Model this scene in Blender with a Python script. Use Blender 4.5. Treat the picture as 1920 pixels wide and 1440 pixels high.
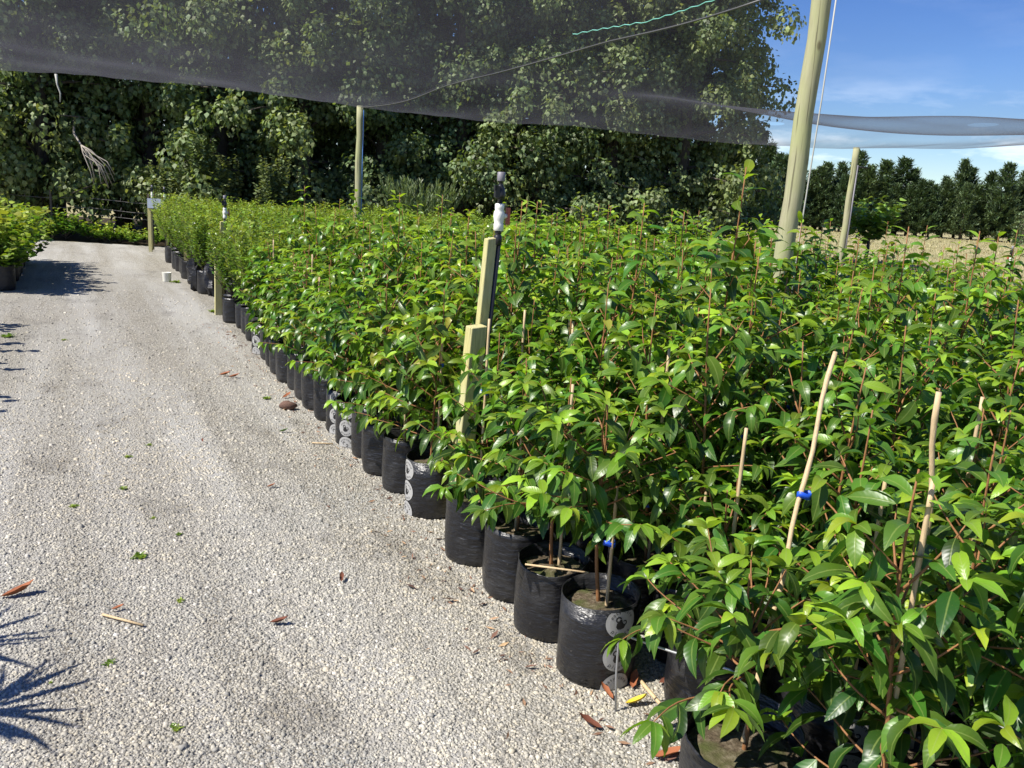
import bpy, math, random
import numpy as np
from mathutils import Matrix, Vector

# ------------------------------------------------------------------ camera / light
sc = bpy.context.scene
for o in list(bpy.data.objects): bpy.data.objects.remove(o)
COL = sc.collection
F_PX, PITCH, ROLL, CAM_H = 1610.0, math.radians(12.4), math.radians(3.5), 1.55
cp, sp, cr, sr = math.cos(PITCH), math.sin(PITCH), math.cos(ROLL), math.sin(ROLL)
FW = Vector((0, cp, -sp)); R0 = Vector((1, 0, 0)); U0 = Vector((0, sp, cp))
RT = R0*cr + U0*sr; UP = U0*cr - R0*sr
cd = bpy.data.cameras.new('camera'); cam = bpy.data.objects.new('camera', cd); COL.objects.link(cam)
cd.sensor_width = 36; cd.lens = 36*F_PX/1920; cd.clip_start = .05; cd.clip_end = 2000
m = Matrix.Identity(4)
for i, v in enumerate((RT, UP, -FW)):
    for r in range(3): m[r][i] = v[r]
m[2][3] = CAM_H
cam.matrix_world = m; sc.camera = cam
sc.render.resolution_x, sc.render.resolution_y = 1024, 768

SUN_EL = math.radians(50); SUN_AZ = math.atan2(-.90, -.44)     # where the sun stands, from +Y towards +X
sdir = Vector((math.sin(SUN_AZ)*math.cos(SUN_EL), math.cos(SUN_AZ)*math.cos(SUN_EL), math.sin(SUN_EL)))
w = bpy.data.worlds.new('World'); sc.world = w; w.use_nodes = True
nt = w.node_tree; nt.nodes.clear()
out = nt.nodes.new('ShaderNodeOutputWorld'); bg = nt.nodes.new('ShaderNodeBackground')
sky = nt.nodes.new('ShaderNodeTexSky'); sky.sky_type = 'NISHITA'; sky.sun_disc = False
sky.sun_elevation = SUN_EL; sky.sun_rotation = SUN_AZ; sky.air_density = 1.0; sky.dust_density = .15; sky.ozone_density = 5.5
bg.inputs['Strength'].default_value = .074
tc = nt.nodes.new('ShaderNodeTexCoord'); mp = nt.nodes.new('ShaderNodeMapping'); mp.inputs['Scale'].default_value = (5, 5, 22)
mp.inputs['Location'].default_value = (.6, 1.3, 0)
nz = nt.nodes.new('ShaderNodeTexNoise'); nz.inputs['Scale'].default_value = 1.3; nz.inputs['Detail'].default_value = 6; nz.inputs['Roughness'].default_value = .6
rp = nt.nodes.new('ShaderNodeValToRGB'); rp.color_ramp.elements[0].position = .48; rp.color_ramp.elements[1].position = .78
sx = nt.nodes.new('ShaderNodeSeparateXYZ'); rz = nt.nodes.new('ShaderNodeValToRGB')
rz.color_ramp.elements[0].position = .055; rz.color_ramp.elements[0].color = (1, 1, 1, 1); rz.color_ramp.elements[1].position = .14; rz.color_ramp.elements[1].color = (.05, .05, .05, 1)
mu = nt.nodes.new('ShaderNodeMath'); mu.operation = 'MULTIPLY'
mx = nt.nodes.new('ShaderNodeMixRGB'); mx.inputs[2].default_value = (13, 13.4, 14, 1)
L = nt.links.new
L(tc.outputs['Generated'], mp.inputs['Vector']); L(mp.outputs[0], nz.inputs['Vector']); L(nz.outputs['Fac'], rp.inputs[0])
L(tc.outputs['Generated'], sx.inputs[0]); L(sx.outputs['Z'], rz.inputs[0]); L(rp.outputs[0], mu.inputs[0]); L(rz.outputs[0], mu.inputs[1])
hs = nt.nodes.new('ShaderNodeHueSaturation'); hs.inputs['Saturation'].default_value = 1.25; hs.inputs['Hue'].default_value = .518; L(sky.outputs[0], hs.inputs['Color'])
L(mu.outputs[0], mx.inputs[0]); L(hs.outputs[0], mx.inputs[1]); L(mx.outputs[0], bg.inputs['Color']); L(bg.outputs[0], out.inputs[0])
sd = bpy.data.lights.new('sun', 'SUN'); sd.energy = 4.6; sd.angle = math.radians(.53); sd.color = (1, .955, .88)
sun = bpy.data.objects.new('sun', sd); COL.objects.link(sun); sun.rotation_euler = sdir.to_track_quat('Z', 'Y').to_euler()
sc.view_settings.view_transform = 'Standard'; sc.view_settings.look = 'None'; sc.view_settings.gamma = 1
sc.view_settings.exposure = .9
sc.cycles.max_bounces = 8; sc.cycles.transparent_max_bounces = 16

# ------------------------------------------------------------------ helpers
rnd = random.Random(7)
def tag(o, label=None, cat=None, group=None, kind=None):
    if label: o['label'] = label
    if cat: o['category'] = cat
    if group: o['group'] = group
    if kind: o['kind'] = kind
    return o
def empty(name, loc=(0, 0, 0), rz=0, **k):
    o = bpy.data.objects.new(name, None); COL.objects.link(o); o.location = loc; o.rotation_euler = (0, 0, rz); o.empty_display_size = .1
    return tag(o, **k)
def link(name, me, parent=None, mat=None, **k):
    o = bpy.data.objects.new(name, me); COL.objects.link(o)
    if mat is not None and not me.materials: me.materials.append(mat)
    if parent: o.parent = parent
    return tag(o, **k)
def tri_mesh(name, V, T, colr=None, smooth=True, mat=None):
    V = np.ascontiguousarray(V, np.float32); T = np.ascontiguousarray(T, np.int32)
    me = bpy.data.meshes.new(name); n = len(T)
    me.vertices.add(len(V)); me.vertices.foreach_set('co', V.ravel())
    me.loops.add(n*3); me.loops.foreach_set('vertex_index', T.ravel())
    me.polygons.add(n); me.polygons.foreach_set('loop_start', np.arange(0, n*3, 3, dtype=np.int32))
    me.polygons.foreach_set('use_smooth', np.full(n, smooth, bool))
    if colr is not None:
        a = me.color_attributes.new('lf', 'FLOAT_COLOR', 'POINT'); a.data.foreach_set('color', np.ascontiguousarray(colr, np.float32).ravel())
    me.update(calc_edges=True)
    if mat: me.materials.append(mat)
    return me
class MB:
    def __init__(s): s.v = []; s.f = []
    def add(s, v, f):
        b = len(s.v); s.v += [tuple(p) for p in v]; s.f += [tuple(i+b for i in q) for q in f]; return s
    def box(s, c, d, rz=0, taper=1):
        x, y, z = d[0]/2, d[1]/2, d[2]/2; ca, sa = math.cos(rz), math.sin(rz); P = []
        for k, tz in ((-1, 1), (1, taper)):
            for a, b in ((-1, -1), (1, -1), (1, 1), (-1, 1)):
                px, py = a*x*tz, b*y*tz
                P.append((c[0]+px*ca-py*sa, c[1]+px*sa+py*ca, c[2]+k*z))
        return s.add(P, [(3, 2, 1, 0), (4, 5, 6, 7), (0, 1, 5, 4), (1, 2, 6, 5), (2, 3, 7, 6), (3, 0, 4, 7)])
    def tube(s, pts, rad, n=6, cap=True):
        pts = [Vector(p) for p in pts]; N = len(pts); V = []; Fc = []
        if not hasattr(rad, '__len__'): rad = [rad]*N
        ref = None
        for i, p in enumerate(pts):
            t = (pts[min(i+1, N-1)]-pts[max(i-1, 0)]).normalized()
            if ref is None: ref = Vector((1, 0, 0)) if abs(t.x) < .8 else Vector((0, 1, 0))
            a = (ref-t*ref.dot(t)).normalized(); b = t.cross(a); ref = a
            for k in range(n):
                q = 2*math.pi*k/n; V.append(p+(a*math.cos(q)+b*math.sin(q))*rad[i])
        for i in range(N-1):
            for k in range(n):
                Fc.append((i*n+k, i*n+(k+1) % n, (i+1)*n+(k+1) % n, (i+1)*n+k))
        if cap: Fc += [tuple(range(n-1, -1, -1)), tuple(range((N-1)*n, N*n))]
        return s.add(V, Fc)
    def lathe(s, prof, c=(0, 0, 0), n=16):
        V = []; Fc = []
        for r, z in prof:
            for k in range(n):
                q = 2*math.pi*k/n; V.append((c[0]+r*math.cos(q), c[1]+r*math.sin(q), c[2]+z))
        for i in range(len(prof)-1):
            for k in range(n): Fc.append((i*n+k, i*n+(k+1) % n, (i+1)*n+(k+1) % n, (i+1)*n+k))
        Fc += [tuple(range(n-1, -1, -1)), tuple(range((len(prof)-1)*n, len(prof)*n))]
        return s.add(V, Fc)
    def mesh(s, name, mat=None, smooth=False):
        me = bpy.data.meshes.new(name); me.from_pydata(s.v, [], s.f); me.update()
        if smooth: me.polygons.foreach_set('use_smooth', np.full(len(me.polygons), True, bool))
        if mat: me.materials.append(mat)
        return me
    def build(s, name, mat, parent=None, smooth=False, **k): return link(name, s.mesh(name, mat, smooth), parent, **k)

def mat(name, base=(.5, .5, .5), rough=.6, spec=.5, metal=0):
    M_ = bpy.data.materials.new(name); M_.use_nodes = True; p = M_.node_tree.nodes['Principled BSDF']
    p.inputs['Base Color'].default_value = (*base, 1); p.inputs['Roughness'].default_value = rough
    p.inputs['Specular IOR Level'].default_value = spec; p.inputs['Metallic'].default_value = metal
    return M_
class G:      # small node-graph helper
    def __init__(s, M_): s.t = M_.node_tree; s.p = s.t.nodes.get('Principled BSDF'); s.out = s.t.nodes['Material Output']
    def n(s, typ, **k):
        o = s.t.nodes.new(typ)
        for a, b in k.items():
            if a in o.inputs: o.inputs[a].default_value = b
            else: setattr(o, a, b)
        return o
    def l(s, a, b): s.t.links.new(a, b)
    def coords(s, kind='Object', scale=(1, 1, 1), rot=(0, 0, 0)):
        c = s.n('ShaderNodeTexCoord'); m_ = s.n('ShaderNodeMapping', Scale=scale) if rot == (0, 0, 0) else s.n('ShaderNodeMapping', vector_type='TEXTURE', Scale=tuple(1/q for q in scale), Rotation=tuple(-q for q in rot)); s.l(c.outputs[kind], m_.inputs['Vector']); return m_.outputs[0]
    def noise(s, vec, scale, detail=4, rough=.55):
        q = s.n('ShaderNodeTexNoise', Scale=scale, Detail=detail, Roughness=rough)
        if vec is not None: s.l(vec, q.inputs['Vector'])
        return q.outputs['Fac']
    def ramp(s, fac, stops, interp='LINEAR'):
        r = s.n('ShaderNodeValToRGB'); r.color_ramp.interpolation = interp; e = r.color_ramp.elements
        while len(e) < len(stops): e.new(.5)
        for i, (p, c) in enumerate(stops): e[i].position = p; e[i].color = (*c, 1) if len(c) == 3 else c
        s.l(fac, r.inputs[0]); return r.outputs[0]
    def mix(s, fac, a, b, typ='MIX'):
        q = s.n('ShaderNodeMixRGB', blend_type=typ)
        for i, v in enumerate((fac, a, b)):
            if isinstance(v, (int, float)): q.inputs[i].default_value = v
            elif isinstance(v, tuple): q.inputs[i].default_value = (*v, 1)
            else: s.l(v, q.inputs[i])
        return q.outputs[0]
    def math(s, op, a, b=0.):
        q = s.n('ShaderNodeMath', operation=op)
        for i, v in enumerate((a, b)):
            if isinstance(v, (int, float)): q.inputs[i].default_value = v
            else: s.l(v, q.inputs[i])
        return q.outputs[0]
    def bump(s, h, strength, dist):
        b = s.n('ShaderNodeBump', Strength=strength, Distance=dist); s.l(h, b.inputs['Height']); s.l(b.outputs[0], s.p.inputs['Normal'])

# ------------------------------------------------------------------ materials
def leaf_material(name, old, mid, young, rough=.34, trans=.3, vein=True, spec=.5):
    M_ = mat(name, rough=rough, spec=spec); g = G(M_)
    at = g.n('ShaderNodeAttribute', attribute_name='lf'); sp_ = g.n('ShaderNodeSeparateColor'); g.l(at.outputs['Color'], sp_.inputs[0])
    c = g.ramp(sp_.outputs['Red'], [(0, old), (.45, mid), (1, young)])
    hv = g.n('ShaderNodeHueSaturation'); g.l(c, hv.inputs['Color'])
    g.l(g.math('ADD', g.math('MULTIPLY', sp_.outputs['Green'], .7), .65), hv.inputs['Value'])
    g.l(g.math('ADD', g.math('MULTIPLY', sp_.outputs['Green'], .03), .485), hv.inputs['Hue'])
    hv_y = g.mix(g.ramp(sp_.outputs['Green'], [(.990, (0, 0, 0)), (.994, (1, 1, 1))]), hv.outputs[0], (.34, .34, .05)) if vein else hv.outputs[0]
    oi = g.n('ShaderNodeObjectInfo'); hv2 = g.n('ShaderNodeHueSaturation'); g.l(hv_y, hv2.inputs['Color'])
    g.l(g.math('ADD', g.math('MULTIPLY', oi.outputs['Random'], .030), .478), hv2.inputs['Hue']); g.l(g.math('ADD', g.math('MULTIPLY', oi.outputs['Random'], -.35), 1.2), hv2.inputs['Value'])
    col = hv2.outputs[0]
    blot = g.ramp(g.noise(g.coords('Object'), 38, 3, .6), [(.62, (0, 0, 0)), (.72, (1, 1, 1))]); col = g.mix(g.math('MULTIPLY', blot, .35), col, (.16, .17, .04))
    if vein:
        rib = g.ramp(sp_.outputs['Blue'], [(.03, (1, 1, 1)), (.12, (0, 0, 0))])
        col = g.mix(g.math('MULTIPLY', rib, .45), col, (.30, .38, .10))
        wv = g.math('SINE', g.math('SUBTRACT', g.math('MULTIPLY', at.outputs['Alpha'], 60), g.math('MULTIPLY', sp_.outputs['Blue'], 9)))
        g.bump(g.math('ADD', g.math('MULTIPLY', wv, .4), rib), .10, .002)
    g.l(col, g.p.inputs['Base Color'])
    tr = g.n('ShaderNodeBsdfTranslucent'); g.l(g.mix(1, col, (1.5, 1.45, .55), 'MULTIPLY'), tr.inputs['Color'])
    ms = g.n('ShaderNodeMixShader'); ms.inputs[0].default_value = trans
    g.l(g.p.outputs[0], ms.inputs[1]); g.l(tr.outputs[0], ms.inputs[2]); g.l(ms.outputs[0], g.out.inputs[0])
    return M_
M = {}
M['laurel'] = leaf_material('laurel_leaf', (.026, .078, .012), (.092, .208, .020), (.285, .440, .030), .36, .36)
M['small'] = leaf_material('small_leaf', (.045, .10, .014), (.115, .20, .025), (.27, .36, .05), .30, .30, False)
M['poplar'] = leaf_material('poplar_leaf', (.068, .108, .040), (.138, .200, .070), (.23, .285, .115), .55, .34, False)
M['maple'] = leaf_material('maple_leaf', (.05, .13, .016), (.12, .24, .03), (.32, .37, .05), .45, .35, False)
M['pine'] = leaf_material('pine_needles', (.038, .070, .028), (.068, .115, .045), (.11, .165, .06), .6, .1, False)
M['feather'] = leaf_material('feathery_leaf', (.05, .09, .035), (.10, .15, .06), (.17, .22, .09), .5, .25, False)
M['bush'] = leaf_material('bush_leaf', (.06, .13, .02), (.14, .25, .035), (.26, .38, .06), .5, .3, False)
M['strap'] = leaf_material('strap_leaf', (.03, .07, .02), (.05, .10, .03), (.09, .15, .04), .4, .2, False)

def wood(name, a, b, sc_=(6, 6, 1), rough=.75, c2=None):
    M_ = mat(name, rough=rough, spec=.25); g = G(M_); v = g.coords('Object', sc_)
    n1 = g.noise(v, 9, 6, .6); c = g.ramp(n1, [(.3, a), (.7, b)])
    if c2:
        big = g.noise(g.coords('Object', (1.5, 1.5, .8)), 2.2, 4); c = g.mix(g.ramp(big, [(.42, (0, 0, 0)), (.62, (1, 1, 1))]), c, c2)
        ck = g.ramp(g.noise(g.coords('Object', (38, 38, .9)), 1.0, 3, .5), [(.63, (0, 0, 0)), (.67, (1, 1, 1))]); c = g.mix(g.math('MULTIPLY', ck, .65), c, (.07, .06, .035))
        kn = g.n('ShaderNodeTexVoronoi', Scale=3.2); g.l(g.coords('Object', (2, 2, 1)), kn.inputs['Vector']); c = g.mix(g.math('MULTIPLY', g.ramp(kn.outputs['Distance'], [(.05, (1, 1, 1)), (.11, (0, 0, 0))]), .7), c, (.11, .085, .045))
    g.l(c, g.p.inputs['Base Color']); g.bump(n1, .35, .004); return M_
M['post'] = wood('green_treated_pine', (.36, .32, .13), (.58, .53, .24), (14, 14, 1.0), .8, (.46, .44, .28))
M['pole'] = wood('weathered_round_pole', (.26, .24, .15), (.42, .39, .27), (10, 10, .9), .85, (.35, .36, .18))
M['bamboo'] = wood('bamboo', (.46, .33, .18), (.62, .47, .28), (30, 30, 3), .5)
M['bark'] = wood('bark', (.05, .04, .03), (.13, .11, .085), (6, 6, 1.2), .9)
M['twig'] = wood('reddish_twig', (.20, .085, .035), (.34, .17, .07), (60, 60, 8), .6)
M['drytwig'] = wood('dry_twig', (.25, .22, .18), (.4, .36, .3), (40, 40, 6), .8)

def bag_mat():
    M_ = mat('black_polythene', (.013, .013, .015), .36, .5); g = G(M_)
    v = g.coords('Object', (1, 1, 3.2)); n1 = g.noise(v, 13, 3, .55); n2 = g.noise(g.coords('Object', (1, 1, 1)), 60, 4, .6)
    h = g.math('ADD', n1, g.math('MULTIPLY', n2, .12)); g.bump(h, .8, .014)
    du = g.ramp(g.noise(g.coords('Object', (1, 1, 1)), 7, 6, .7), [(.48, (0, 0, 0)), (.75, (1, 1, 1))])
    sp2 = g.ramp(n2, [(.66, (0, 0, 0)), (.72, (1, 1, 1))])
    c = g.mix(g.math('MULTIPLY', du, .22), (.012, .012, .014), (.13, .125, .115)); c = g.mix(g.math('MULTIPLY', sp2, .25), c, (.25, .24, .22))
    g.l(c, g.p.inputs['Base Color']); g.l(g.ramp(du, [(0, (.33,)*3), (1, (.6,)*3)]), g.p.inputs['Roughness']); return M_
M['bag'] = bag_mat()
def soil_mat():
    M_ = mat('potting_mix', rough=.95, spec=.1); g = G(M_); v = g.coords('Object')
    n1 = g.noise(v, 55, 6, .7); n2 = g.noise(v, 9, 3)
    c = g.ramp(n1, [(.3, (.035, .026, .018)), (.5, (.11, .085, .055)), (.72, (.26, .22, .16))])
    c = g.mix(g.ramp(n2, [(.52, (0, 0, 0)), (.66, (1, 1, 1))]), c, (.075, .085, .03)); g.l(c, g.p.inputs['Base Color']); g.bump(n1, 1, .01); return M_
M['soil'] = soil_mat()
M['tie'] = mat('blue_tie', (.012, .08, .55), .45)
M['print'] = mat('pale_grey_print', (.36, .355, .34), .55); M['ink'] = mat('black_ink', (.014, .014, .015), .5)
M['white'] = mat('white_plastic', (.78, .77, .70), .4); M['blackp'] = mat('black_plastic', (.018, .018, .02), .4)
M['greyp'] = mat('grey_plastic', (.20, .19, .21), .5); M['red'] = mat('faded_red_plastic', (.42, .09, .06), .5)
M['fencewire'] = mat('rusty_fence_wire', (.13, .12, .11), .6); M['wire'] = mat('galvanised_wire', (.42, .43, .44), .42, .5, .6); M['rope'] = mat('white_rope', (.42, .42, .38), .8)
M['cyanrope'] = mat('sea_green_twine', (.20, .55, .45), .7); M['bluerope'] = mat('blue_twine', (.08, .22, .55), .7)
M['sign'] = mat('pale_blue_sign', (.42, .47, .55), .5); M['greywire'] = mat('dark_wire', (.09, .09, .09), .5)
M['deadleaf'] = wood('dead_leaf', (.22, .07, .03), (.38, .14, .06), (20, 20, 20), .7)
M['yellowleaf'] = mat('yellow_leaf', (.62, .45, .03), .6); M['brownleaf'] = wood('brown_leaf', (.10, .035, .02), (.2, .07, .04), (30, 30, 30), .7)
M['clod'] = wood('brown_clod', (.07, .04, .03), (.2, .12, .09), (14, 14, 14), .95)
M['weed'] = mat('weed_green', (.10, .2, .03), .6)

ROW_A = math.atan2(.456, .89)      # bed axis: s runs along the bags, t into the bed
def st(s, t, z=0): return Vector((.3-.456*s+.89*t, 2.54+.89*s+.456*t, z))
def to_st(x, y): return ((x-.3)*-.456+(y-2.54)*.89, (x-.3)*.89+(y-2.54)*.456)

def gravel_mat(name, rows=True):
    M_ = mat(name, rough=.92, spec=.2); g = G(M_)
    v = g.coords('Object')
    vo = g.n('ShaderNodeTexVoronoi', Scale=110.); g.l(v, vo.inputs['Vector'])
    vo2 = g.n('ShaderNodeTexVoronoi', Scale=38.); g.l(v, vo2.inputs['Vector'])
    sc1 = g.n('ShaderNodeSeparateColor'); g.l(vo.outputs['Color'], sc1.inputs[0])
    c = g.ramp(sc1.outputs[0], [(0, (.17, .16, .14)), (.25, (.29, .275, .24)), (.6, (.385, .365, .315)), (.88, (.47, .445, .375)), (1, (.56, .53, .47))])
    gap = g.ramp(vo.outputs['Distance'], [(.42, (1, 1, 1)), (.75, (.55, .52, .47))])
    c = g.mix(1, c, gap, 'MULTIPLY')
    fine = g.mix(.5, (.36, .35, .32), c)
    tr = g.coords('Object', (1.25, .10, 1), (0, 0, -ROW_A))
    tn = g.ramp(g.noise(tr, 1.5, 4, .6), [(.40, (0, 0, 0)), (.62, (1, 1, 1))])       # wheel tracks: dust between the stones
    pn = g.ramp(g.noise(v, .9, 5, .65), [(.36, (0, 0, 0)), (.7, (1, 1, 1))])
    c = g.mix(g.math('MULTIPLY', tn, .7), c, (.47, .46, .43))
    c = g.mix(g.math('MULTIPLY', pn, .30), c, (.29, .26, .21))
    dk = g.ramp(g.noise(g.coords('Object', (1.6, .8, 1), (0, 0, -ROW_A)), 1.7, 5, .6), [(.56, (0, 0, 0)), (.70, (1, 1, 1))])
    c = g.mix(g.math('MULTIPLY', dk, .5), c, (.15, .14, .125))
    g.l(c, g.p.inputs['Base Color'])
    h = g.math('ADD', g.math('MULTIPLY', g.ramp(vo.outputs['Distance'], [(0, (1, 1, 1)), (.8, (0, 0, 0))]), .6), g.math('MULTIPLY', g.noise(v, 300, 2), .3))
    g.bump(h, .9, .012); return M_
M['gravel'] = gravel_mat('gravel_yard')
def field_mat():
    M_ = mat('dry_grass', rough=.95, spec=.1); g = G(M_); v = g.coords('Object')
    c = g.ramp(g.noise(v, .22, 6, .65), [(.35, (.19, .20, .075)), (.5, (.33, .29, .14)), (.68, (.43, .37, .21))])
    n2 = g.noise(g.coords('Object', (1, 1, 1)), 6, 6, .7); c = g.mix(.35, c, g.ramp(n2, [(.3, (.12, .12, .05)), (.7, (.5, .43, .25))])); g.l(c, g.p.inputs['Base Color']); g.bump(n2, .8, .1); return M_
M['field'] = field_mat()
def stone_mat():
    M_ = mat('gravel_stone', rough=.85, spec=.25); g = G(M_)
    ge = g.n('ShaderNodeNewGeometry')
    c = g.ramp(ge.outputs['Random Per Island'], [(0, (.21, .208, .195)), (.16, (.295, .29, .27)), (.45, (.355, .348, .315)), (.72, (.43, .415, .365)), (.9, (.50, .47, .39)), (1, (.60, .58, .54))])
    v = g.coords('Object'); pn = g.ramp(g.noise(v, .55, 5, .65), [(.40, (.97, .965, .95)), (.62, (1.07, 1.0, .89))])
    tr = g.ramp(g.noise(g.coords('Object', (1.25, .10, 1), (0, 0, -ROW_A)), 1.5, 4, .6), [(.40, (.86, .86, .86)), (.62, (1.16, 1.15, 1.13))])
    dk = g.ramp(g.noise(g.coords('Object', (1.6, .8, 1), (0, 0, -ROW_A)), 1.7, 5, .6), [(.56, (1, 1, 1)), (.70, (.58, .56, .53))])
    c = g.mix(1, g.mix(1, g.mix(1, c, pn, 'MULTIPLY'), tr, 'MULTIPLY'), dk, 'MULTIPLY'); g.l(c, g.p.inputs['Base Color']); return M_
M['stone'] = stone_mat()

TEARS = [(5.55, 11.0, .17, .055), (3.1, 11.3, .12, .04), (8.2, 12.2, .14, .04)]
def net_mat(tau0):
    """shade cloth: an even thin weave; what gets through falls off with the path length through it"""
    M_ = bpy.data.materials.new('shade_cloth'); M_.use_nodes = True; M_.node_tree.nodes.clear()
    t = M_.node_tree; o_ = t.nodes.new('ShaderNodeOutputMaterial'); o_.name = 'Material Output'; g = G(M_)
    ge = g.n('ShaderNodeNewGeometry'); dp = g.n('ShaderNodeVectorMath', operation='DOT_PRODUCT'); g.l(ge.outputs['Incoming'], dp.inputs[0]); g.l(ge.outputs['Normal'], dp.inputs[1])
    ca = g.math('MAXIMUM', g.math('ABSOLUTE', dp.outputs['Value']), .03)
    tau = g.math('ADD', g.math('MULTIPLY', g.noise(g.coords('Object', (1, 1, 1)), .8, 4), .045), tau0)
    T = g.math('EXPONENT', g.math('MULTIPLY', g.math('DIVIDE', tau, ca), -1.))
    # real tears in the cloth
    sx_ = g.n('ShaderNodeSeparateXYZ'); g.l(g.coords('Object'), sx_.inputs[0])
    for (x, y, a, b) in TEARS:
        e = g.math('ADD', g.math('POWER', g.math('ABSOLUTE', g.math('DIVIDE', g.math('SUBTRACT', sx_.outputs[0], x), a)), 2), g.math('POWER', g.math('ABSOLUTE', g.math('DIVIDE', g.math('SUBTRACT', sx_.outputs[1], y), b*3)), 2))
        T = g.math('MAXIMUM', T, g.math('LESS_THAN', e, 1))
    d = g.n('ShaderNodeBsdfDiffuse', Color=(.104, .104, .120, 1)); tl = g.n('ShaderNodeBsdfTranslucent', Color=(.104, .104, .120, 1))
    a1 = g.n('ShaderNodeMixShader'); a1.inputs[0].default_value = .5; g.l(d.outputs[0], a1.inputs[1]); g.l(tl.outputs[0], a1.inputs[2])
    tp = g.n('ShaderNodeBsdfTransparent'); m2 = g.n('ShaderNodeMixShader'); g.l(T, m2.inputs[0]); g.l(a1.outputs[0], m2.inputs[1]); g.l(tp.outputs[0], m2.inputs[2])
    g.l(m2.outputs[0], o_.inputs[0]); return M_

# ------------------------------------------------------------------ ground
def sheet(name, pts, z, m_, **k):
    return MB().add([(x, y, z) for x, y in pts], [tuple(range(len(pts)))]).build(name, m_, **k)
sheet('field', [(-600, -300), (700, -300), (700, 900), (-600, 900)], -.004, M['field'], kind='structure')
sheet('gravel_yard', [(-14, -4), (4.5, -4), (6.4, 3.4), (2.6, 11.0), (.3, 16), (-1, 18.0), (-8, 18.75), (-14, 18.2)], 0, M['gravel'], kind='structure')
def litter_strip():
    M_ = mat('leaf_litter', rough=.95, spec=.1); g = G(M_); n1 = g.noise(g.coords('Object'), 18, 6, .7)
    g.l(g.ramp(n1, [(.3, (.02, .016, .010)), (.6, (.06, .045, .028)), (.8, (.12, .09, .05))]), g.p.inputs['Base Color']); g.bump(n1, 1, .03); return M_
sheet('litter_ground', [(-26, 18.5), (-8, 18.7), (-1, 17.95), (6, 16), (12, 22), (12, 30), (-26, 28)], .004, litter_strip(), kind='structure')

def stones():
    r = np.random.default_rng(3); P = []
    for k in range(24):          # density thins out evenly along the drive
        s0 = -1.6+.5*k; wdt = 3.4; dens = 11500*math.exp(-max(0, s0)/1.9)+60; n = int(dens*.5*wdt)
        s = r.uniform(s0, s0+.5, n); t = r.uniform(-3.1, .35 if s0 < .6 else .12, n); x = .3-.456*s+.89*t; y = 2.54+.89*s+.456*t
        ok = (np.abs(x) < .63*y+.25) & (y > 1.5); P.append(np.c_[x, y, (.0049+.00016*k)*.86*np.exp(r.normal(0, .30, n))][ok])
    P = np.concatenate(P); n = len(P)
    base = np.array([(-1, -1, -1), (1, -1, -1), (1, 1, -1), (-1, 1, -1), (-1, -1, 1), (1, -1, 1), (1, 1, 1), (-1, 1, 1)], float)*.72
    base[4:, :2] *= .72
    T = np.array([(4, 5, 6), (4, 6, 7), (0, 1, 5), (0, 5, 4), (1, 2, 6), (1, 6, 5), (2, 3, 7), (2, 7, 6), (3, 0, 4), (3, 4, 7)])
    V = base[None]+r.normal(0, .20, (n, 8, 3))
    V *= np.stack([r.uniform(.7, 1.25, n), r.uniform(.7, 1.25, n), r.uniform(.38, .68, n)], 1)[:, None, :]
    a = r.uniform(0, 6.28, n); ca, sa = np.cos(a)[:, None], np.sin(a)[:, None]
    X = V[..., 0]*ca-V[..., 1]*sa; Y = V[..., 0]*sa+V[..., 1]*ca
    V = np.stack([X, Y, V[..., 2]+.20], -1)*P[:, 2][:, None, None]
    V[..., 0] += P[:, 0][:, None]; V[..., 1] += P[:, 1][:, None]
    TT = (T[None]+(np.arange(n)*8)[:, None, None]).reshape(-1, 3)
    link('gravel_stones', tri_mesh('gravel_stones', V.reshape(-1, 3), TT, None, True, M['stone']), label='loose pale grey and beige gravel stones covering the drive', cat='gravel', kind='stuff')
    return n
NST = stones()

# ------------------------------------------------------------------ leaves
def leaf_shape(n=5, ratio=.38, fold=.35, curl=.9, wave=0., seed=0):
    """unit-length leaf along +Y, face +Z: folded along its midrib and bent back. returns V, T, edge, v"""
    r = np.random.default_rng(seed); V = [(0, 0, 0)]; E_ = [0.]; W_ = [0.]; y = z = 0; T = []
    for i in range(1, n+1):
        t0, t = (i-1)/n, i/n; a = -curl*((t0+t)/2)+.25*curl; y += math.cos(a)/n; z += math.sin(a)/n
        if i == n: V.append((0, y, z)); E_.append(0); W_.append(1); break
        wv = ratio*.5*math.sin(math.pi*t**.88)**.85*(1+r.normal(0, .05)); f = fold*(1+.3*math.sin(9*t+seed))
        V += [(-wv*math.cos(f), y-.02, z+wv*math.sin(f)+wave*math.sin(14*t+seed)*.02), (0, y, z), (wv*math.cos(f), y-.02, z+wv*math.sin(f)+wave*math.sin(13*t+seed+2)*.02)]
        E_ += [1, 0, 1]; W_ += [t]*3
    T += [(0, 2, 1), (0, 3, 2)]
    for i in range(n-2):
        b = 1+3*i; T += [(b, b+1, b+4), (b, b+4, b+3), (b+1, b+2, b+5), (b+1, b+5, b+4)]
    b = 1+3*(n-2); tip = len(V)-1; T += [(b, b+1, tip), (b+1, b+2, tip)]
    return np.array(V, float), np.array(T), np.array(E_), np.array(W_)
LS_HI = [leaf_shape(6, .365, f, c, 1., i) for i, (f, c) in enumerate([(.30, 1.0), (.42, 1.5), (.25, .7), (.5, 1.8), (.38, 1.3), (.2, 1.1)])]
LS_MD = [leaf_shape(4, .375, f, c, 0, i) for i, (f, c) in enumerate([(.30, 1.0), (.42, 1.5), (.25, .7), (.5, 1.8), (.38, 1.3)])]
LS_LO = [leaf_shape(2, .46, .35, 1.0, 0, 1), leaf_shape(2, .5, .25, .7, 0, 2)]
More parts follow.
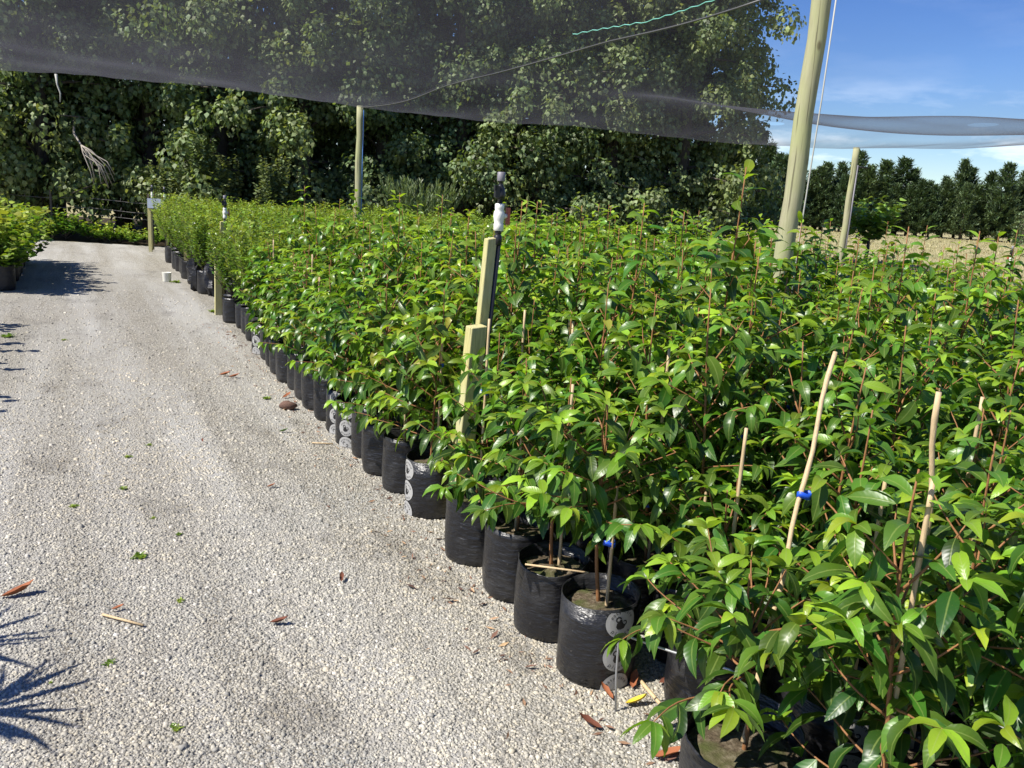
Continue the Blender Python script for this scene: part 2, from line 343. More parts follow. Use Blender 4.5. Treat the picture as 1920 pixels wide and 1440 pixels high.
LS_SM = [leaf_shape(2, .62, .25, .6, 0, 1), leaf_shape(2, .55, .35, .3, 0, 2)]
LS_RD = [leaf_shape(3, .95, .18, .5, 0, 1), leaf_shape(3, .85, .25, .8, 0, 2)]
LS_NE = [leaf_shape(2, .22, .2, .4, 0, 1), leaf_shape(2, .28, .3, -.3, 0, 2)]

def frame(D, N):
    D = D/np.maximum(np.linalg.norm(D, axis=-1, keepdims=True), 1e-9)
    X = np.cross(D, N); X /= np.maximum(np.linalg.norm(X, axis=-1, keepdims=True), 1e-9)
    return X, D, np.cross(X, D)
def leaves_arrays(lv, shapes, seed=0):
    """lv: array (N, 8): pos3, dir3, scale, age  -> joined arrays"""
    r = np.random.default_rng(seed); lv = np.asarray(lv, float); n = len(lv)
    N = np.array([0, 0, 1.])+r.normal(0, .35, (n, 3)); X, D, Z = frame(lv[:, 3:6], N)
    k = r.integers(0, len(shapes), n); g_ = r.uniform(0, 1, n); VV = []; TT = []; CC = []; b = 0
    for i, (V, T, E_, W_) in enumerate(shapes):
        q = np.where(k == i)[0]
        if not len(q): continue
        P = lv[q, None, :3]+lv[q, 6][:, None, None]*(V[None, :, 0:1]*X[q][:, None]+V[None, :, 1:2]*D[q][:, None]+V[None, :, 2:3]*Z[q][:, None])
        c = np.zeros((len(q), len(V), 4)); c[..., 0] = lv[q, 7][:, None]; c[..., 1] = g_[q][:, None]; c[..., 2] = E_[None]; c[..., 3] = W_[None]
        VV.append(P.reshape(-1, 3)); CC.append(c.reshape(-1, 4)); TT.append((T[None]+(np.arange(len(q))*len(V))[:, None, None]).reshape(-1, 3)+b); b += len(q)*len(V)
    return np.concatenate(VV), np.concatenate(TT), np.concatenate(CC)
def foliage(name, lv, shapes, m_, seed=0): return tri_mesh(name, *leaves_arrays(lv, shapes, seed), True, m_)

GA = 2.39996
def laurel_skeleton(seed, H, lush=1.0, reach=1.0, z0=.29, low=.02):
    r = random.Random(seed); stems = []; lv = []
    x = y = 0; pts = []; lx, ly = r.uniform(-.05, .05), r.uniform(-.05, .05)
    N = 12
    for i in range(N+1):
        u = i/N; x = lx*u+.012*math.sin(5*u+seed); y = ly*u+.012*math.cos(4*u+seed*2); pts.append(Vector((x, y, z0-.09+(H-z0+.09)*u)))
    stems.append((pts, [.0075*(1-.72*i/N) for i in range(N+1)]))
    def at(z):
        u = max(0, min(1, (z-z0+.09)/(H-z0+.09)))*N; i = min(int(u), N-1); return pts[i].lerp(pts[i+1], u-i)
    def put(p, d, L_, age): lv.append((*p, *d, L_, age))
    az = r.uniform(0, 6.28); z = z0+.08+low
    while z < H-.01:          # leaves straight on the leader
        u = (z-z0)/(H-z0); az += GA+r.uniform(-.3, .3); tip = max(0, (u-.86)/.14)
        el = r.uniform(-.55, .25)+tip*.75; L_ = r.uniform(.09, .135)*(1-.35*tip)
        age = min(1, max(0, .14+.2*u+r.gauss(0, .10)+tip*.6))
        put(at(z), (math.cos(az)*math.cos(el), math.sin(az)*math.cos(el), math.sin(el)), L_, age)
        z += r.uniform(.026, .042)*(1-.5*tip)*(1.25 if u < .4 else 1)
    nb = int(22*lush); az = r.uniform(0, 6.28)
    for b in range(nb):
        u = (b+.5)/nb; zb = z0+low+(H*.80-z0-low)*u**.95; az += GA+r.uniform(-.4, .4)
        ln = (.30-.13*u)*r.uniform(.7, 1.2)*reach; el = math.radians(12+38*u+r.uniform(-14, 14)); p = at(zb); bp = [p.copy()]; n = max(4, int(ln/.034)); d = None
        bend = r.uniform(-.5, .9)
        for i in range(n):
            e = el+bend*.4*(i/n); a_ = az+.25*math.sin(i*.7+b); d = Vector((math.cos(a_)*math.cos(e), math.sin(a_)*math.cos(e), math.sin(e)))
            p = p+d*(ln/n); bp.append(p.copy())
            if i >= 1:
                side = Vector((-math.sin(a_), math.cos(a_), 0))*(1 if i % 2 else -1); tip = max(0, (i/n-.62)/.38)
                dd = d*.5+side*r.uniform(.55, 1)+Vector((0, 0, r.uniform(-1.15, -.05)+.25*tip))
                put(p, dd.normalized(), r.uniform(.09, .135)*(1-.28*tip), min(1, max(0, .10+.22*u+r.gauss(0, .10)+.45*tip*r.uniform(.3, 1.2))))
        for k in range(4):
            a_ = az+k*1.57+r.uniform(-.4, .4); dd = d*.8+Vector((math.cos(a_), math.sin(a_), -.45))*.8
            put(p, dd.normalized(), r.uniform(.06, .095), min(1, r.uniform(.55, 1.0)))
        stems.append((bp, [.0035*(1-.6*i/n) for i in range(n+1)]))
    return stems, lv
def stem_mesh(name, stems, m_, n=5, k=99):
    mb = MB()
    for pts, rad in stems[:k]: mb.tube(pts, rad, n)
    return mb.mesh(name, m_, True)

# ------------------------------------------------------------------ planter bags
def bag_mesh(seed, r0=.128, h=.325, slant=0.0):
    r = random.Random(seed); n = 28; V = []; Fc = []; ph = [r.uniform(0, 6.28) for _ in range(6)]
    def rr(q, z):
        sq = .028*math.cos(4*q+ph[5])*(1-z/h)          # welded base makes it a little square
        wob = .035*math.sin(2*q+ph[0])+.018*math.sin(3*q+ph[1]+9*z)+.010*math.sin(7*q+ph[2]+16*z)+.008*math.sin(11*q+ph[3]-30*z)
        return r0*(1+sq+wob*(.5+z/h*.7))*(.93+.07*min(1, z/.05))
    rim = lambda q: h*(1+.035*math.sin(q+ph[3])+.012*math.sin(3*q+ph[4]))+slant*math.cos(q+ph[3])
    zs = [0, .012, .04, .09, .15, .21, .27, .31, 1]
    for j, f in enumerate(zs):
        for k in range(n):
            q = 2*math.pi*k/n; z = rim(q) if f == 1 else min(f/.325*h, rim(q)-.004); a = rr(q, z)*(.93 if j == 0 else 1)
            V.append((a*math.cos(q), a*math.sin(q), z))
    for z_ in (1, .10):
        for k in range(n):
            q = 2*math.pi*k/n; z = rim(q)-.0015 if z_ == 1 else h-.10; a = rr(q, z)-.0035; V.append((a*math.cos(q), a*math.sin(q), z))
    R_ = len(zs)+2
    for j in range(R_-1):
        for k in range(n): Fc.append((j*n+k, j*n+(k+1) % n, (j+1)*n+(k+1) % n, (j+1)*n+k))
    Fc.append(tuple(range(n-1, -1, -1)))
    return MB().add(V, Fc).mesh('planter_bag', M['bag'], True)
BAGS = [bag_mesh(i, .126+.006*(i % 3), .275+.009*(i % 4)) for i in range(8)]
def soil_mesh(seed, r0=.118, z=.235):
    r = random.Random(seed); V = [(0, 0, z+.012)]; Fc = []; n = 20
    for j, f in enumerate((.4, .75, 1)):
        for k in range(n): q = 2*math.pi*k/n; V.append((r0*f*math.cos(q), r0*f*math.sin(q), z+.010*(1-f)+r.uniform(-.005, .006)))
    for k in range(n): Fc.append((0, 1+k, 1+(k+1) % n))
    for j in range(2):
        for k in range(n): a = 1+j*n; Fc.append((a+k, a+n+k, a+n+(k+1) % n, a+(k+1) % n))
    return MB().add(V, Fc).mesh('soil', M['soil'], True)
SOILS = [soil_mesh(i) for i in range(4)]
def stake_mesh(seed, H, lean=(0, 0), off=(.02, -.012), rad=.0062):
    r = random.Random(seed); pts = []; rd = []; n = 12
    for i in range(n+1):
        u = i/n; node = (i % 3 == 1); pts.append((off[0]+lean[0]*u, off[1]+lean[1]*u, .2+(H-.2)*u)); rd.append(rad*(1.14 if node else 1)*(1-.12*u))
    return MB().tube(pts, rd, 7).mesh('bamboo_stake', M['bamboo'], True)
STAKES = [stake_mesh(i, h) for i, h in enumerate((.78, .92, 1.05, .66))]
def tie_mesh(z, c=(.012, -.006), rx=.021, h=.016):
    V = []; Fc = []; n = 14
    for r_, zz in ((1, -h/2), (1, h/2), (.86, h/2), (.86, -h/2)):
        for k in range(n): q = 2*math.pi*k/n; V.append((c[0]+rx*r_*math.cos(q), c[1]+rx*.62*r_*math.sin(q), z+zz+.003*math.sin(q*2)))
    for j in range(4):
        for k in range(n): Fc.append((j*n+k, j*n+(k+1) % n, ((j+1) % 4)*n+(k+1) % n, ((j+1) % 4)*n+k))
    return MB().add(V, Fc).mesh('tie', M['tie'], True)
TIES = [tie_mesh(z) for z in (.46, .6, .74)]
LAUREL_H = [1.10, 1.18, 1.24, 1.30, 1.36, 1.42, 1.52, 1.27]
PROTO = []
for i, H in enumerate(LAUREL_H):
    s_, l_ = laurel_skeleton(100+i, H, 1.0, 1.0)
    PROTO.append((stem_mesh('stem', s_, M['twig'], 4), foliage('foliage', l_, LS_MD, M['laurel'], i)))
FRONT = []
for i, H in enumerate((.94, 1.03, 1.10, .99)):
    s_, l_ = laurel_skeleton(140+i, H, 1.1, 1.1)
    FRONT.append((stem_mesh('stem', s_, M['twig'], 4), foliage('foliage', l_, LS_MD, M['laurel'], 40+i)))
LEAFMESH = []
for a in range(6):
    row = []
    for i, (V, T, E_, W_) in enumerate(LS_HI):
        c = np.zeros((len(V), 4)); c[:, 0] = [.02, .16, .30, .5, .72, .95][a]; c[:, 1] = (i*.37+a*.21) % 1; c[:, 2] = E_; c[:, 3] = W_
        row.append(tri_mesh('leaf', V, T, c, True, M['laurel']))
    LEAFMESH.append(row)
def hero_leaves(root, lv, seed):
    r = np.random.default_rng(seed); lv = np.asarray(lv); N = np.array([0, 0, 1.])+r.normal(0, .32, (len(lv), 3)); X, D, Z = frame(lv[:, 3:6], N)
    for i in range(len(lv)):
        a = min(5, max(0, int(round(lv[i, 7]*5+r.normal(0, .35))))); o = bpy.data.objects.new('leaf', LEAFMESH[a][int(r.integers(0, 6))]); COL.objects.link(o); o.parent = root
        s = lv[i, 6]; o.matrix_basis = Matrix(((X[i, 0]*s, D[i, 0]*s, Z[i, 0]*s, lv[i, 0]), (X[i, 1]*s, D[i, 1]*s, Z[i, 1]*s, lv[i, 1]), (X[i, 2]*s, D[i, 2]*s, Z[i, 2]*s, lv[i, 2]), (0, 0, 0, 1)))

def proj(p):
    q = Vector(p)-Vector((0, 0, CAM_H)); d = q.dot(FW)
    return (960+F_PX*q.dot(RT)/d, 720-F_PX*q.dot(UP)/d, d) if d > .05 else (9e9, 9e9, d)

ORD = ['first', 'second', 'third', 'fourth', 'fifth', 'sixth', 'seventh', 'eighth', 'ninth', 'tenth', 'eleventh', 'twelfth', 'thirteenth', 'fourteenth', 'fifteenth', 'sixteenth', 'seventeenth', 'eighteenth', 'nineteenth', 'twentieth', 'twenty-first', 'twenty-second', 'twenty-third', 'twenty-fourth', 'twenty-fifth', 'twenty-sixth', 'twenty-seventh', 'twenty-eighth', 'twenty-ninth', 'thirtieth', 'thirty-first']
# front-edge bags by place along the row (s, t); a gap is left for the sprinkler post
EDGE = [.07, .38, .70, 1.05, 1.62, 1.98, 2.28, 2.56, 2.84, 3.13, 3.45, 3.74, 4.03, 4.33, 4.62, 4.92, 5.22, 5.52, 5.82]
spots = [(s, .085+rnd.uniform(-.02, .02), 'edge') for s in EDGE]
spots += [(-.24, .30, 'corner'), (-.73, -.01, 'corner'), (-.66, .40, 'inner'), (-.36, .62, 'inner'), (-.98, .34, 'inner'), (-1.0, .68, 'inner'), (-.70, .80, 'inner'), (-1.06, .06, 'inner'), (-1.28, .36, 'inner'), (-1.32, .70, 'inner')]
j = 1
while .11+.29*j < 5.05:
    t = .11+.29*j; s = -1.3+.15*(j % 2)
    while s < 6.0:
        ok = True
        if t < .95 and s < -.12: ok = False
        if j == 1 and s < -.0: ok = False
        if ok: spots.append((s+rnd.uniform(-.03, .03), t+rnd.uniform(-.03, .03), 'inner'))
        s += .30
    j += 1
POLE1 = (1.58, 5.3)
cand = []
for s, t, k in spots:
    p = st(s, t); u, v, d = proj((p.x, p.y, .8)); 
    if d < .6 or p.y < 1.0: continue
    if abs(u-960) > 960+.42*F_PX/d: continue
    if (p.x-POLE1[0])**2+(p.y-POLE1[1])**2 < .05: continue
    cand.append((d, s, t, k, p))
cand.sort(key=lambda c: c[0])
GRP = 'potted broad-leaved shrubs in the block'
LAB = {'edge': 'glossy broad-leaved shrub in a black planter bag at the gravel edge', 'inner': 'glossy broad-leaved shrub with reddish stem and bamboo stake inside the block', 'corner': ''}
NHERO, NIND = 19, 300
heroes = {}
stuffV = []; stuffT = []; stuffC = []; sb = 0; stuffP = []
LOW = [laurel_skeleton(300+i, H, .8, 1.0)[1] for i, H in enumerate((1.18, 1.26, 1.34, 1.42))]
LOWA = [leaves_arrays(l_, LS_LO, i) for i, l_ in enumerate(LOW)]
bagv = np.array([(.127*math.cos(q), .127*math.sin(q), z) for z in (0, .285) for q in [k*math.pi/4 for k in range(8)]]); bagt = np.array([t_ for k in range(8) for t_ in ((k, (k+1) % 8, 8+(k+1) % 8), (k, 8+(k+1) % 8, 8+k))])
bagsV = []; bagsT = []; bb = 0
for idx, (d, s, t, k, p) in enumerate(cand):
    rz = rnd.uniform(0, 6.28)
    if idx >= NIND:
        V, T, C_ = LOWA[rnd.randrange(4)]; ca, sa = math.cos(rz), math.sin(rz); f = rnd.uniform(.92, 1.08)
        W_ = np.c_[(V[:, 0]*ca-V[:, 1]*sa)*f+p.x, (V[:, 0]*sa+V[:, 1]*ca)*f+p.y, V[:, 2]*f]; stuffV.append(W_); stuffT.append(T+sb); stuffC.append(C_); sb += len(V)
        bagsV.append(bagv+np.array([p.x, p.y, 0])); bagsT.append(bagt+bb); bb += 16
        continue
    root = empty('potted_shrub', p, rz, label=LAB[k] or LAB['edge'], cat='shrub', group=GRP+(' edge' if k != 'inner' else ''))
    if k == 'inner': root['label'] = 'glossy broad-leaved shrub with reddish stem in the '+ORD[min(len(ORD)-1, max(1, int(round((t-.11)/.29))))]+' row from the gravel edge'
    if k == 'edge':
        e = EDGE.index(s); root['label'] = 'glossy shrub in a black edge bag, '+(ORD[e-1]+' from the stamped bag towards the sprinkler post' if e < 4 else ORD[e-4]+' beyond the near sprinkler post'); del root['group']
    if k == 'corner': root['label'] = 'glossy shrub in a black bag under the bent wire hoop' if s > -.5 else 'glossy shrub in a wide black bag with bare pale soil, past the wire hoop'; del root['group']
    if k == 'edge' and s < .1: root['label'] = 'shrub in black bag printed with three round grey stamps'
    heroes[(round(s, 2), round(t, 2))] = root
    slant = (k == 'corner' and s < -.5)
    link('planter_bag', bag_mesh(77, .155, .30, .02) if slant else BAGS[rnd.randrange(8)], root)
    so = link('soil', SOILS[rnd.randrange(4)], root)
    if slant: so.scale = (1.22, 1.22, 1)
    front = k != 'inner'
    near_stake = idx < 60 or rnd.random() < .6
    long_stake = {(-.98, .34): ((1.045, 1.905, .27), (.918, 1.818, 1.19), .40), (-.73, -.01): ((.622, 1.885, .27), (.836, 2.22, 1.20), .62)}.get((s, t))
    if long_stake:
        rz = 0; root.rotation_euler.z = 0; a_, b_, f_ = long_stake; a_ = Vector(a_)-p; b_ = Vector(b_)-p; n_ = 15
        MB().tube([a_.lerp(b_, i/n_)+Vector((.004*math.sin(i*1.3), 0, 0)) for i in range(n_+1)], [.0068*(1.15 if i % 4 == 2 else 1)*(1-.1*i/n_) for i in range(n_+1)], 8).build('bamboo_stake', M['bamboo'], root, True)
        q_ = a_.lerp(b_, f_); o_ = link('tie', tie_mesh(0, (.008, 0), .019), root); o_.location = q_
    elif near_stake: link('bamboo_stake', STAKES[rnd.randrange(4)], root); link('tie', TIES[rnd.randrange(3)], root)
    if idx < NHERO:
        H = (rnd.uniform(.92, 1.04) if front else rnd.uniform(1.02, 1.14) if s < -.3 else rnd.uniform(1.14, 1.32))
        if k == 'corner': H = .72
        s_, l_ = laurel_skeleton(500+idx, H, 1.15 if front else 1.05, 1.15 if front else 1.0, low={.07: .22, .38: .14, -.73: .16}.get(s, .02))
        link('stem', stem_mesh('stem', s_, M['twig'], 6), root); hero_leaves(root, l_, idx)
    else:
        a, b = FRONT[rnd.randrange(4)] if front else PROTO[rnd.randrange(8)]
        link('stem', a, root); link('foliage', b, root, kind='stuff')
if stuffV:
    o = link('potted_shrubs', tri_mesh('potted_shrubs', np.concatenate(stuffV), np.concatenate(stuffT), np.concatenate(stuffC), True, M['laurel']), label='far mass of glossy broad-leaved shrubs at the back of the block', cat='shrubs', kind='stuff')
    link('planter_bags', tri_mesh('planter_bags', np.concatenate(bagsV), np.concatenate(bagsT), None, True, M['bag']), o, kind='stuff')
print('laurels', len(cand), 'stones', NST)

# the tall shoots that stand above the block
def tall_shoot(x, y, H, seed):
    root = empty('potted_shrub', (x, y, 0), 0, label={901: 'tallest glossy shrub, its leading shoot standing high above the block', 902: 'tall glossy shrub with a shoot rising over its neighbours near the tallest one', 903: 'tall glossy shrub beside the foot of the thick pole', 904: 'tall glossy shrub directly before the foot of the thick pole'}[seed], cat='shrub')
    s_, l_ = laurel_skeleton(seed, H, 1.0, .9); l_ = [(*q[:6], q[6]*(1.22 if q[2] > H-.4 else 1), q[7]) for q in l_]; link('stem', stem_mesh('stem', s_, M['twig'], 6), root); hero_leaves(root, l_, seed); link('planter_bag', BAGS[1], root); link('soil', SOILS[1], root)
tall_shoot(.80, 3.27, 1.70, 901); tall_shoot(.44, 3.6, 1.55, 902); tall_shoot(1.37, 4.62, 1.50, 903); tall_shoot(1.54, 4.84, 1.52, 904)

# ------------------------------------------------------------------ stamps printed on the bag
def stamp_parts(root, q0, zc, R, rad=.1325, zlo=.004, zhi=.276):
    def on(px, pz, lift):
        q = q0+px/rad; return ((rad+lift)*math.cos(q), (rad+lift)*math.sin(q), min(zhi, max(zlo, zc+pz)))
    V = [on(0, 0, .0012)]; Fc = []; n = 32
    for j in range(1, 5):
        for k in range(n): a = 2*math.pi*k/n; V.append(on(R*j/4*math.cos(a), R*j/4*math.sin(a), .0012))
    for k in range(n): Fc.append((0, 1+k, 1+(k+1) % n))
    for j in range(3):
        for k in range(n): a = 1+j*n; Fc.append((a+k, a+n+k, a+n+(k+1) % n, a+(k+1) % n))
    disc = MB().add(V, Fc).build('stamp', M['print'], root)
    ink = MB()
    def poly(pts, lift=.0022):
        c = (sum(p[0] for p in pts)/len(pts), sum(p[1] for p in pts)/len(pts))
        if not (zlo < zc+c[1] < zhi): return
        V_ = [on(c[0]*R, c[1]*R, lift)]+[on(x*R, y*R, lift) for x, y in pts]; n_ = len(pts)
        ink.add(V_, [(0, 1+k, 1+(k+1) % n_) for k in range(n_)])
    def ring(cx, cy, r0, r1, a0, a1, lift=.0022):
        n_ = 12; P = []
        for i in range(n_+1):
            a = a0+(a1-a0)*i/n_; P += [on((cx+r0*math.cos(a))*R, (cy+r0*math.sin(a))*R, lift), on((cx+r1*math.cos(a))*R, (cy+r1*math.sin(a))*R, lift)]
        ink.add(P, [(2*i, 2*i+1, 2*i+3, 2*i+2) for i in range(n_)])
    if zc+.1*R > zlo+.01:
        poly([(-.32, -.02), (-.36, -.25), (-.26, -.40), (-.05, -.44), (.18, -.36), (.26, -.20), (.14, -.10), (.05, .05), (.0, .22), (-.12, .2), (-.2, .05)])
        ring(-.20, .20, .11, .20, .3, 4.6); ring(.20, -.02, .09, .17, -2.6, 2.4)
        poly([(-.05, .18), (.10, .36), (.32, .43), (.48, .36), (.40, .30), (.22, .27), (.08, .16)])
    def arc_text(txt, rr, a0, da, flip, size):
        fc = bpy.data.curves.new('lettering', 'FONT'); fo = bpy.data.objects.new('lettering', fc); COL.objects.link(fo); fc.size = size; fc.align_x = 'CENTER'
        for i, ch in enumerate(txt):
            if ch == ' ': continue
            fc.body = ch; dg = bpy.context.evaluated_depsgraph_get(); dg.update(); me = fo.evaluated_get(dg).to_mesh()
            a = a0+da*i; P = []
            for v in me.vertices:
                x, y = v.co.x, v.co.y-(size*.33)
                rad_ = rr-y if flip else rr+y
                aa = a+(x/rr if flip else -x/rr); P.append(on(rad_*math.cos(aa), rad_*math.sin(aa), .0023))
            if all(p[2] in (zlo, zhi) for p in P): continue
            ink.add(P, [tuple(f.vertices) for f in me.polygons])
        bpy.data.objects.remove(fo)
    arc_text('easy-care', R*.74, math.radians(90+62), -math.radians(15.5), False, R*.34)
    arc_text('plants', R*.74, math.radians(270-44), math.radians(17), True, R*.36)
    ink.build('lettering', M['ink'], disc)
bagA = next((o for o in COL.objects if o.name.startswith('potted_shrub') and o.get('label', '').startswith('shrub in black bag printed')), None)
def bag_of(root, seed_mesh): 
    for c in root.children:
        if c.name.startswith('planter_bag'): c.data = seed_mesh
def clean_bag():
    n = 32; V = []; Fc = []; prof = [(.122, 0), (.1315, .012), (.132, .1), (.132, .2), (.132, .288), (.1285, .287), (.1285, .19)]
    for r_, z in prof:
        for k in range(n): q = 2*math.pi*k/n; V.append((r_*math.cos(q), r_*math.sin(q), z+(.008*math.sin(q+1) if z > .28 else 0)))
    for j in range(len(prof)-1):
        for k in range(n): Fc.append((j*n+k, j*n+(k+1) % n, (j+1)*n+(k+1) % n, (j+1)*n+k))
    Fc.append(tuple(range(n-1, -1, -1))); return MB().add(V, Fc).mesh('planter_bag', M['bag'], True)
CLEAN = clean_bag()
if bagA:
    bag_of(bagA, CLEAN); bagA.rotation_euler.z = 0
    for zc in (.240, .122, .006): stamp_parts(bagA, math.radians(-64), zc, .054)
stamped = 0
for o in list(COL.objects):
    if o.name.startswith('potted_shrub') and o.type == 'EMPTY' and o is not bagA:
        s_, t_ = to_st(o.location.x, o.location.y)
        for (S, T_, q) in ((1.62, .085, -150), (2.84, .085, -110), (3.13, .085, -110), (5.82, .085, -120), (-.66, .40, -95)):
            if abs(s_-S) < .04 and abs(t_-T_) < .04:
                bag_of(o, CLEAN); o.rotation_euler.z = 0
                for zc in (.228, .122, .018): stamp_parts(o, math.radians(q), zc, .050)

# ------------------------------------------------------------------ small-leaved shrubs behind
def bushy(seed, H, R_, ntw, leafL, z0=.22, up=.8, agebias=0., spread=1.0, step=.022):
    r = random.Random(seed); stems = []; lv = []
    for b in range(ntw):
        u = (b+.5)/ntw; az = b*GA+r.uniform(-.3, .3); z_ = z0+(H*.6-z0)*u*r.uniform(.5, 1); rad = R_*r.uniform(.35, 1.0)
        zt = z_+(H-z_)*r.uniform(.35, 1.0); p0 = Vector((0, 0, z_)); p1 = Vector((math.cos(az)*rad, math.sin(az)*rad, zt)); mid = p0.lerp(p1, .5)+Vector((math.cos(az)*rad*.25, math.sin(az)*rad*.25, -.05))
        pts = [p0.lerp(mid, k/4).lerp(mid.lerp(p1, k/4), k/4) for k in range(5)]; stems.append((pts, [.004, .0035, .003, .0025, .0015]))
        ln = (p1-p0).length; n = int(ln/step); d = (p1-mid).normalized()
        for i in range(n):
            f = .25+.75*i/n; p = p0.lerp(mid, f).lerp(mid.lerp(p1, f), f); a = i*GA+b; dd = d*.6*up+Vector((math.cos(a), math.sin(a), r.uniform(-.3, .5)))*spread
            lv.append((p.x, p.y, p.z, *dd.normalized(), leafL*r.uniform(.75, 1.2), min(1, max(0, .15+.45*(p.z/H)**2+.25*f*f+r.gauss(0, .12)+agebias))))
    return stems, lv
SMALL = []
for i, H in enumerate((1.02, 1.10, 1.18, 1.26, 1.14)):
    s_, l_ = bushy(700+i, H, .33, 46, .052, step=.020); SMALL.append((stem_mesh('stem', s_, M['bark'], 4, 12), foliage('foliage', l_, LS_SM, M['small'], i)))
def place(name, proto, p, rz, scale, label, cat, group, bag=True, z=0):
    root = empty(name, p, rz, label=label, cat=cat, group=group); root.scale = (scale,)*3
    link('stem', proto[0], root); link('foliage', proto[1], root, kind='stuff')
    if bag: link('planter_bag', BAGS[rnd.randrange(8)], root); link('soil', SOILS[0], root)
    return root
sm = []
t = .13; jj = 0
while t < 5.2:
    s = 6.15+.17*(jj % 2)
    while s < 16.6:
        p = st(s+rnd.uniform(-.04, .04), t+rnd.uniform(-.04, .04)); u, v, d = proj((p.x, p.y, .8))
        ok = abs(u-960) < 960+.4*F_PX/d and not (t < .4 and 8.6 < s < 9.9) and abs(s-8.25)+abs(t-.1) > .3 and (p-Vector((-2.42, 12.8, 0))).length > .25 and not (t < .3 and s > 16.3)
        ok = ok and p.y < 17.2-.05*p.x
        if ok: sm.append((d, p, jj))
        s += .36
    t += .36; jj += 1
sm.sort(key=lambda q: q[0])
for i, (d, p, e) in enumerate(sm[:300]):
    place('small_leaf_shrub', SMALL[rnd.randrange(5)], p, rnd.uniform(0, 6.28), rnd.uniform(.93, 1.05), 'small-leaved yellow-green shrub in a black bag at the far gravel edge' if e == 0 else 'small-leaved yellow-green shrub in the '+ORD[e]+' row from the gravel edge', 'shrub', 'small-leaved potted shrubs')
if len(sm) > 300:
    VV = []; TT = []; CC = []; b = 0
    A_ = [leaves_arrays(bushy(750+i, 1.15, .27, 26, .06, step=.03)[1], LS_SM, i) for i in range(2)]
    for i, (d, p, e) in enumerate(sm[300:]):
        V, T, C_ = A_[i % 2]; VV.append(V+np.array([p.x, p.y, 0])); TT.append(T+b); CC.append(C_); b += len(V)
    link('small_leaf_shrubs', tri_mesh('small_leaf_shrubs', np.concatenate(VV), np.concatenate(TT), np.concatenate(CC), True, M['small']), label='farthest mass of small-leaved yellow-green shrubs before the trees', cat='shrubs', kind='stuff')
print('small', len(sm))

# left bed: lobed yellow-green shrubs
MAPLE = []
for i in range(3):
    s_, l_ = bushy(800+i, .92+.06*i, .52, 44, .085, .12, .5, .06, 1.1, .034); MAPLE.append((stem_mesh('stem', s_, M['bark'], 4, 12), foliage('foliage', l_, LS_RD, M['maple'], i)))
for i, s in enumerate(np.arange(10.4, 14.4, .5)):
    for k in range(4):
        p = st(s+.2*(k % 2), -2.30-.5*k); 
        place('lobed_leaf_shrub', MAPLE[(i+k) % 3], p, rnd.uniform(0, 6), rnd.uniform(.92, 1.1), 'yellow-green shrub with broad lobed leaves in the bed across the drive', 'shrub', 'lobed-leaf shrubs across the drive')
for s in (4.3, 5.6, 6.3, 7.4): place('lobed_leaf_shrub', MAPLE[rnd.randrange(3)], st(s, -3.05), rnd.uniform(0, 6), 1, 'yellow-green shrub with broad lobed leaves in the bed across the drive', 'shrub', 'lobed-leaf shrubs across the drive')
# low ground cover shrubs at the end of the drive
LOWB = []
for i in range(3):
    s_, l_ = bushy(830+i, .42+.08*i, .38, 26, .075, .02, .5, .1, 1.1, .032); LOWB.append((stem_mesh('stem', s_, M['bark'], 4, 8), foliage('foliage', l_, LS_RD, M['maple'], i)))
for i in range(9):
    place('low_shrub', LOWB[i % 3], (-10.6+.38*i+rnd.uniform(-.06, .06), 18.85+rnd.uniform(-.1, .15), 0), rnd.uniform(0, 6), (1.25 if i in (2, 3) else .85)*rnd.uniform(.9, 1.1), 'low round-leaved shrub along the wire fence at the drive end', 'shrub', 'low shrubs at the drive end', False)
s_, l_ = bushy(850, 1.25, .55, 60, .05, .02, 1.0, .0, .7, .016); place('feathery_bush', (stem_mesh('stem', s_, M['bark'], 4, 10), foliage('foliage', l_, LS_NE, M['feather'], 3)), (-7.75, 18.9, 0), 0, 1, 'soft grey-green bush beside the far end of the bag row', 'bush', None, False)
s_, l_ = bushy(851, 1.75, .85, 130, .11, .05, 1.3, .1, .35, .02); place('feathery_bush', (stem_mesh('stem', s_, M['bark'], 4, 10), foliage('foliage', l_, LS_NE, M['feather'], 4)), (-2.0, 16.9, 0), 0, 1, 'wide feathery pale green bush behind the shrub rows, beside the wooden pole', 'bush', None, False)
for i, (x, y, h) in enumerate(((-7.2, 19.3, 2.5), (-6.7, 19.5, 2.1), (-8.0, 19.6, 1.9), (-5.5, 19.4, 2.2))):
    s_, l_ = bushy(860+i, h, .45, 46, .085, .05, .6, .22, 1.0, .035); place('sapling', (stem_mesh('stem', s_, M['bark'], 4, 10), foliage('foliage', l_, LS_RD, M['feather'], 5+i)), (x, y, 0), 0, 1, 'pale round-leaved sapling in front of the dark tree belt', 'sapling', 'pale saplings before the tree belt', False)

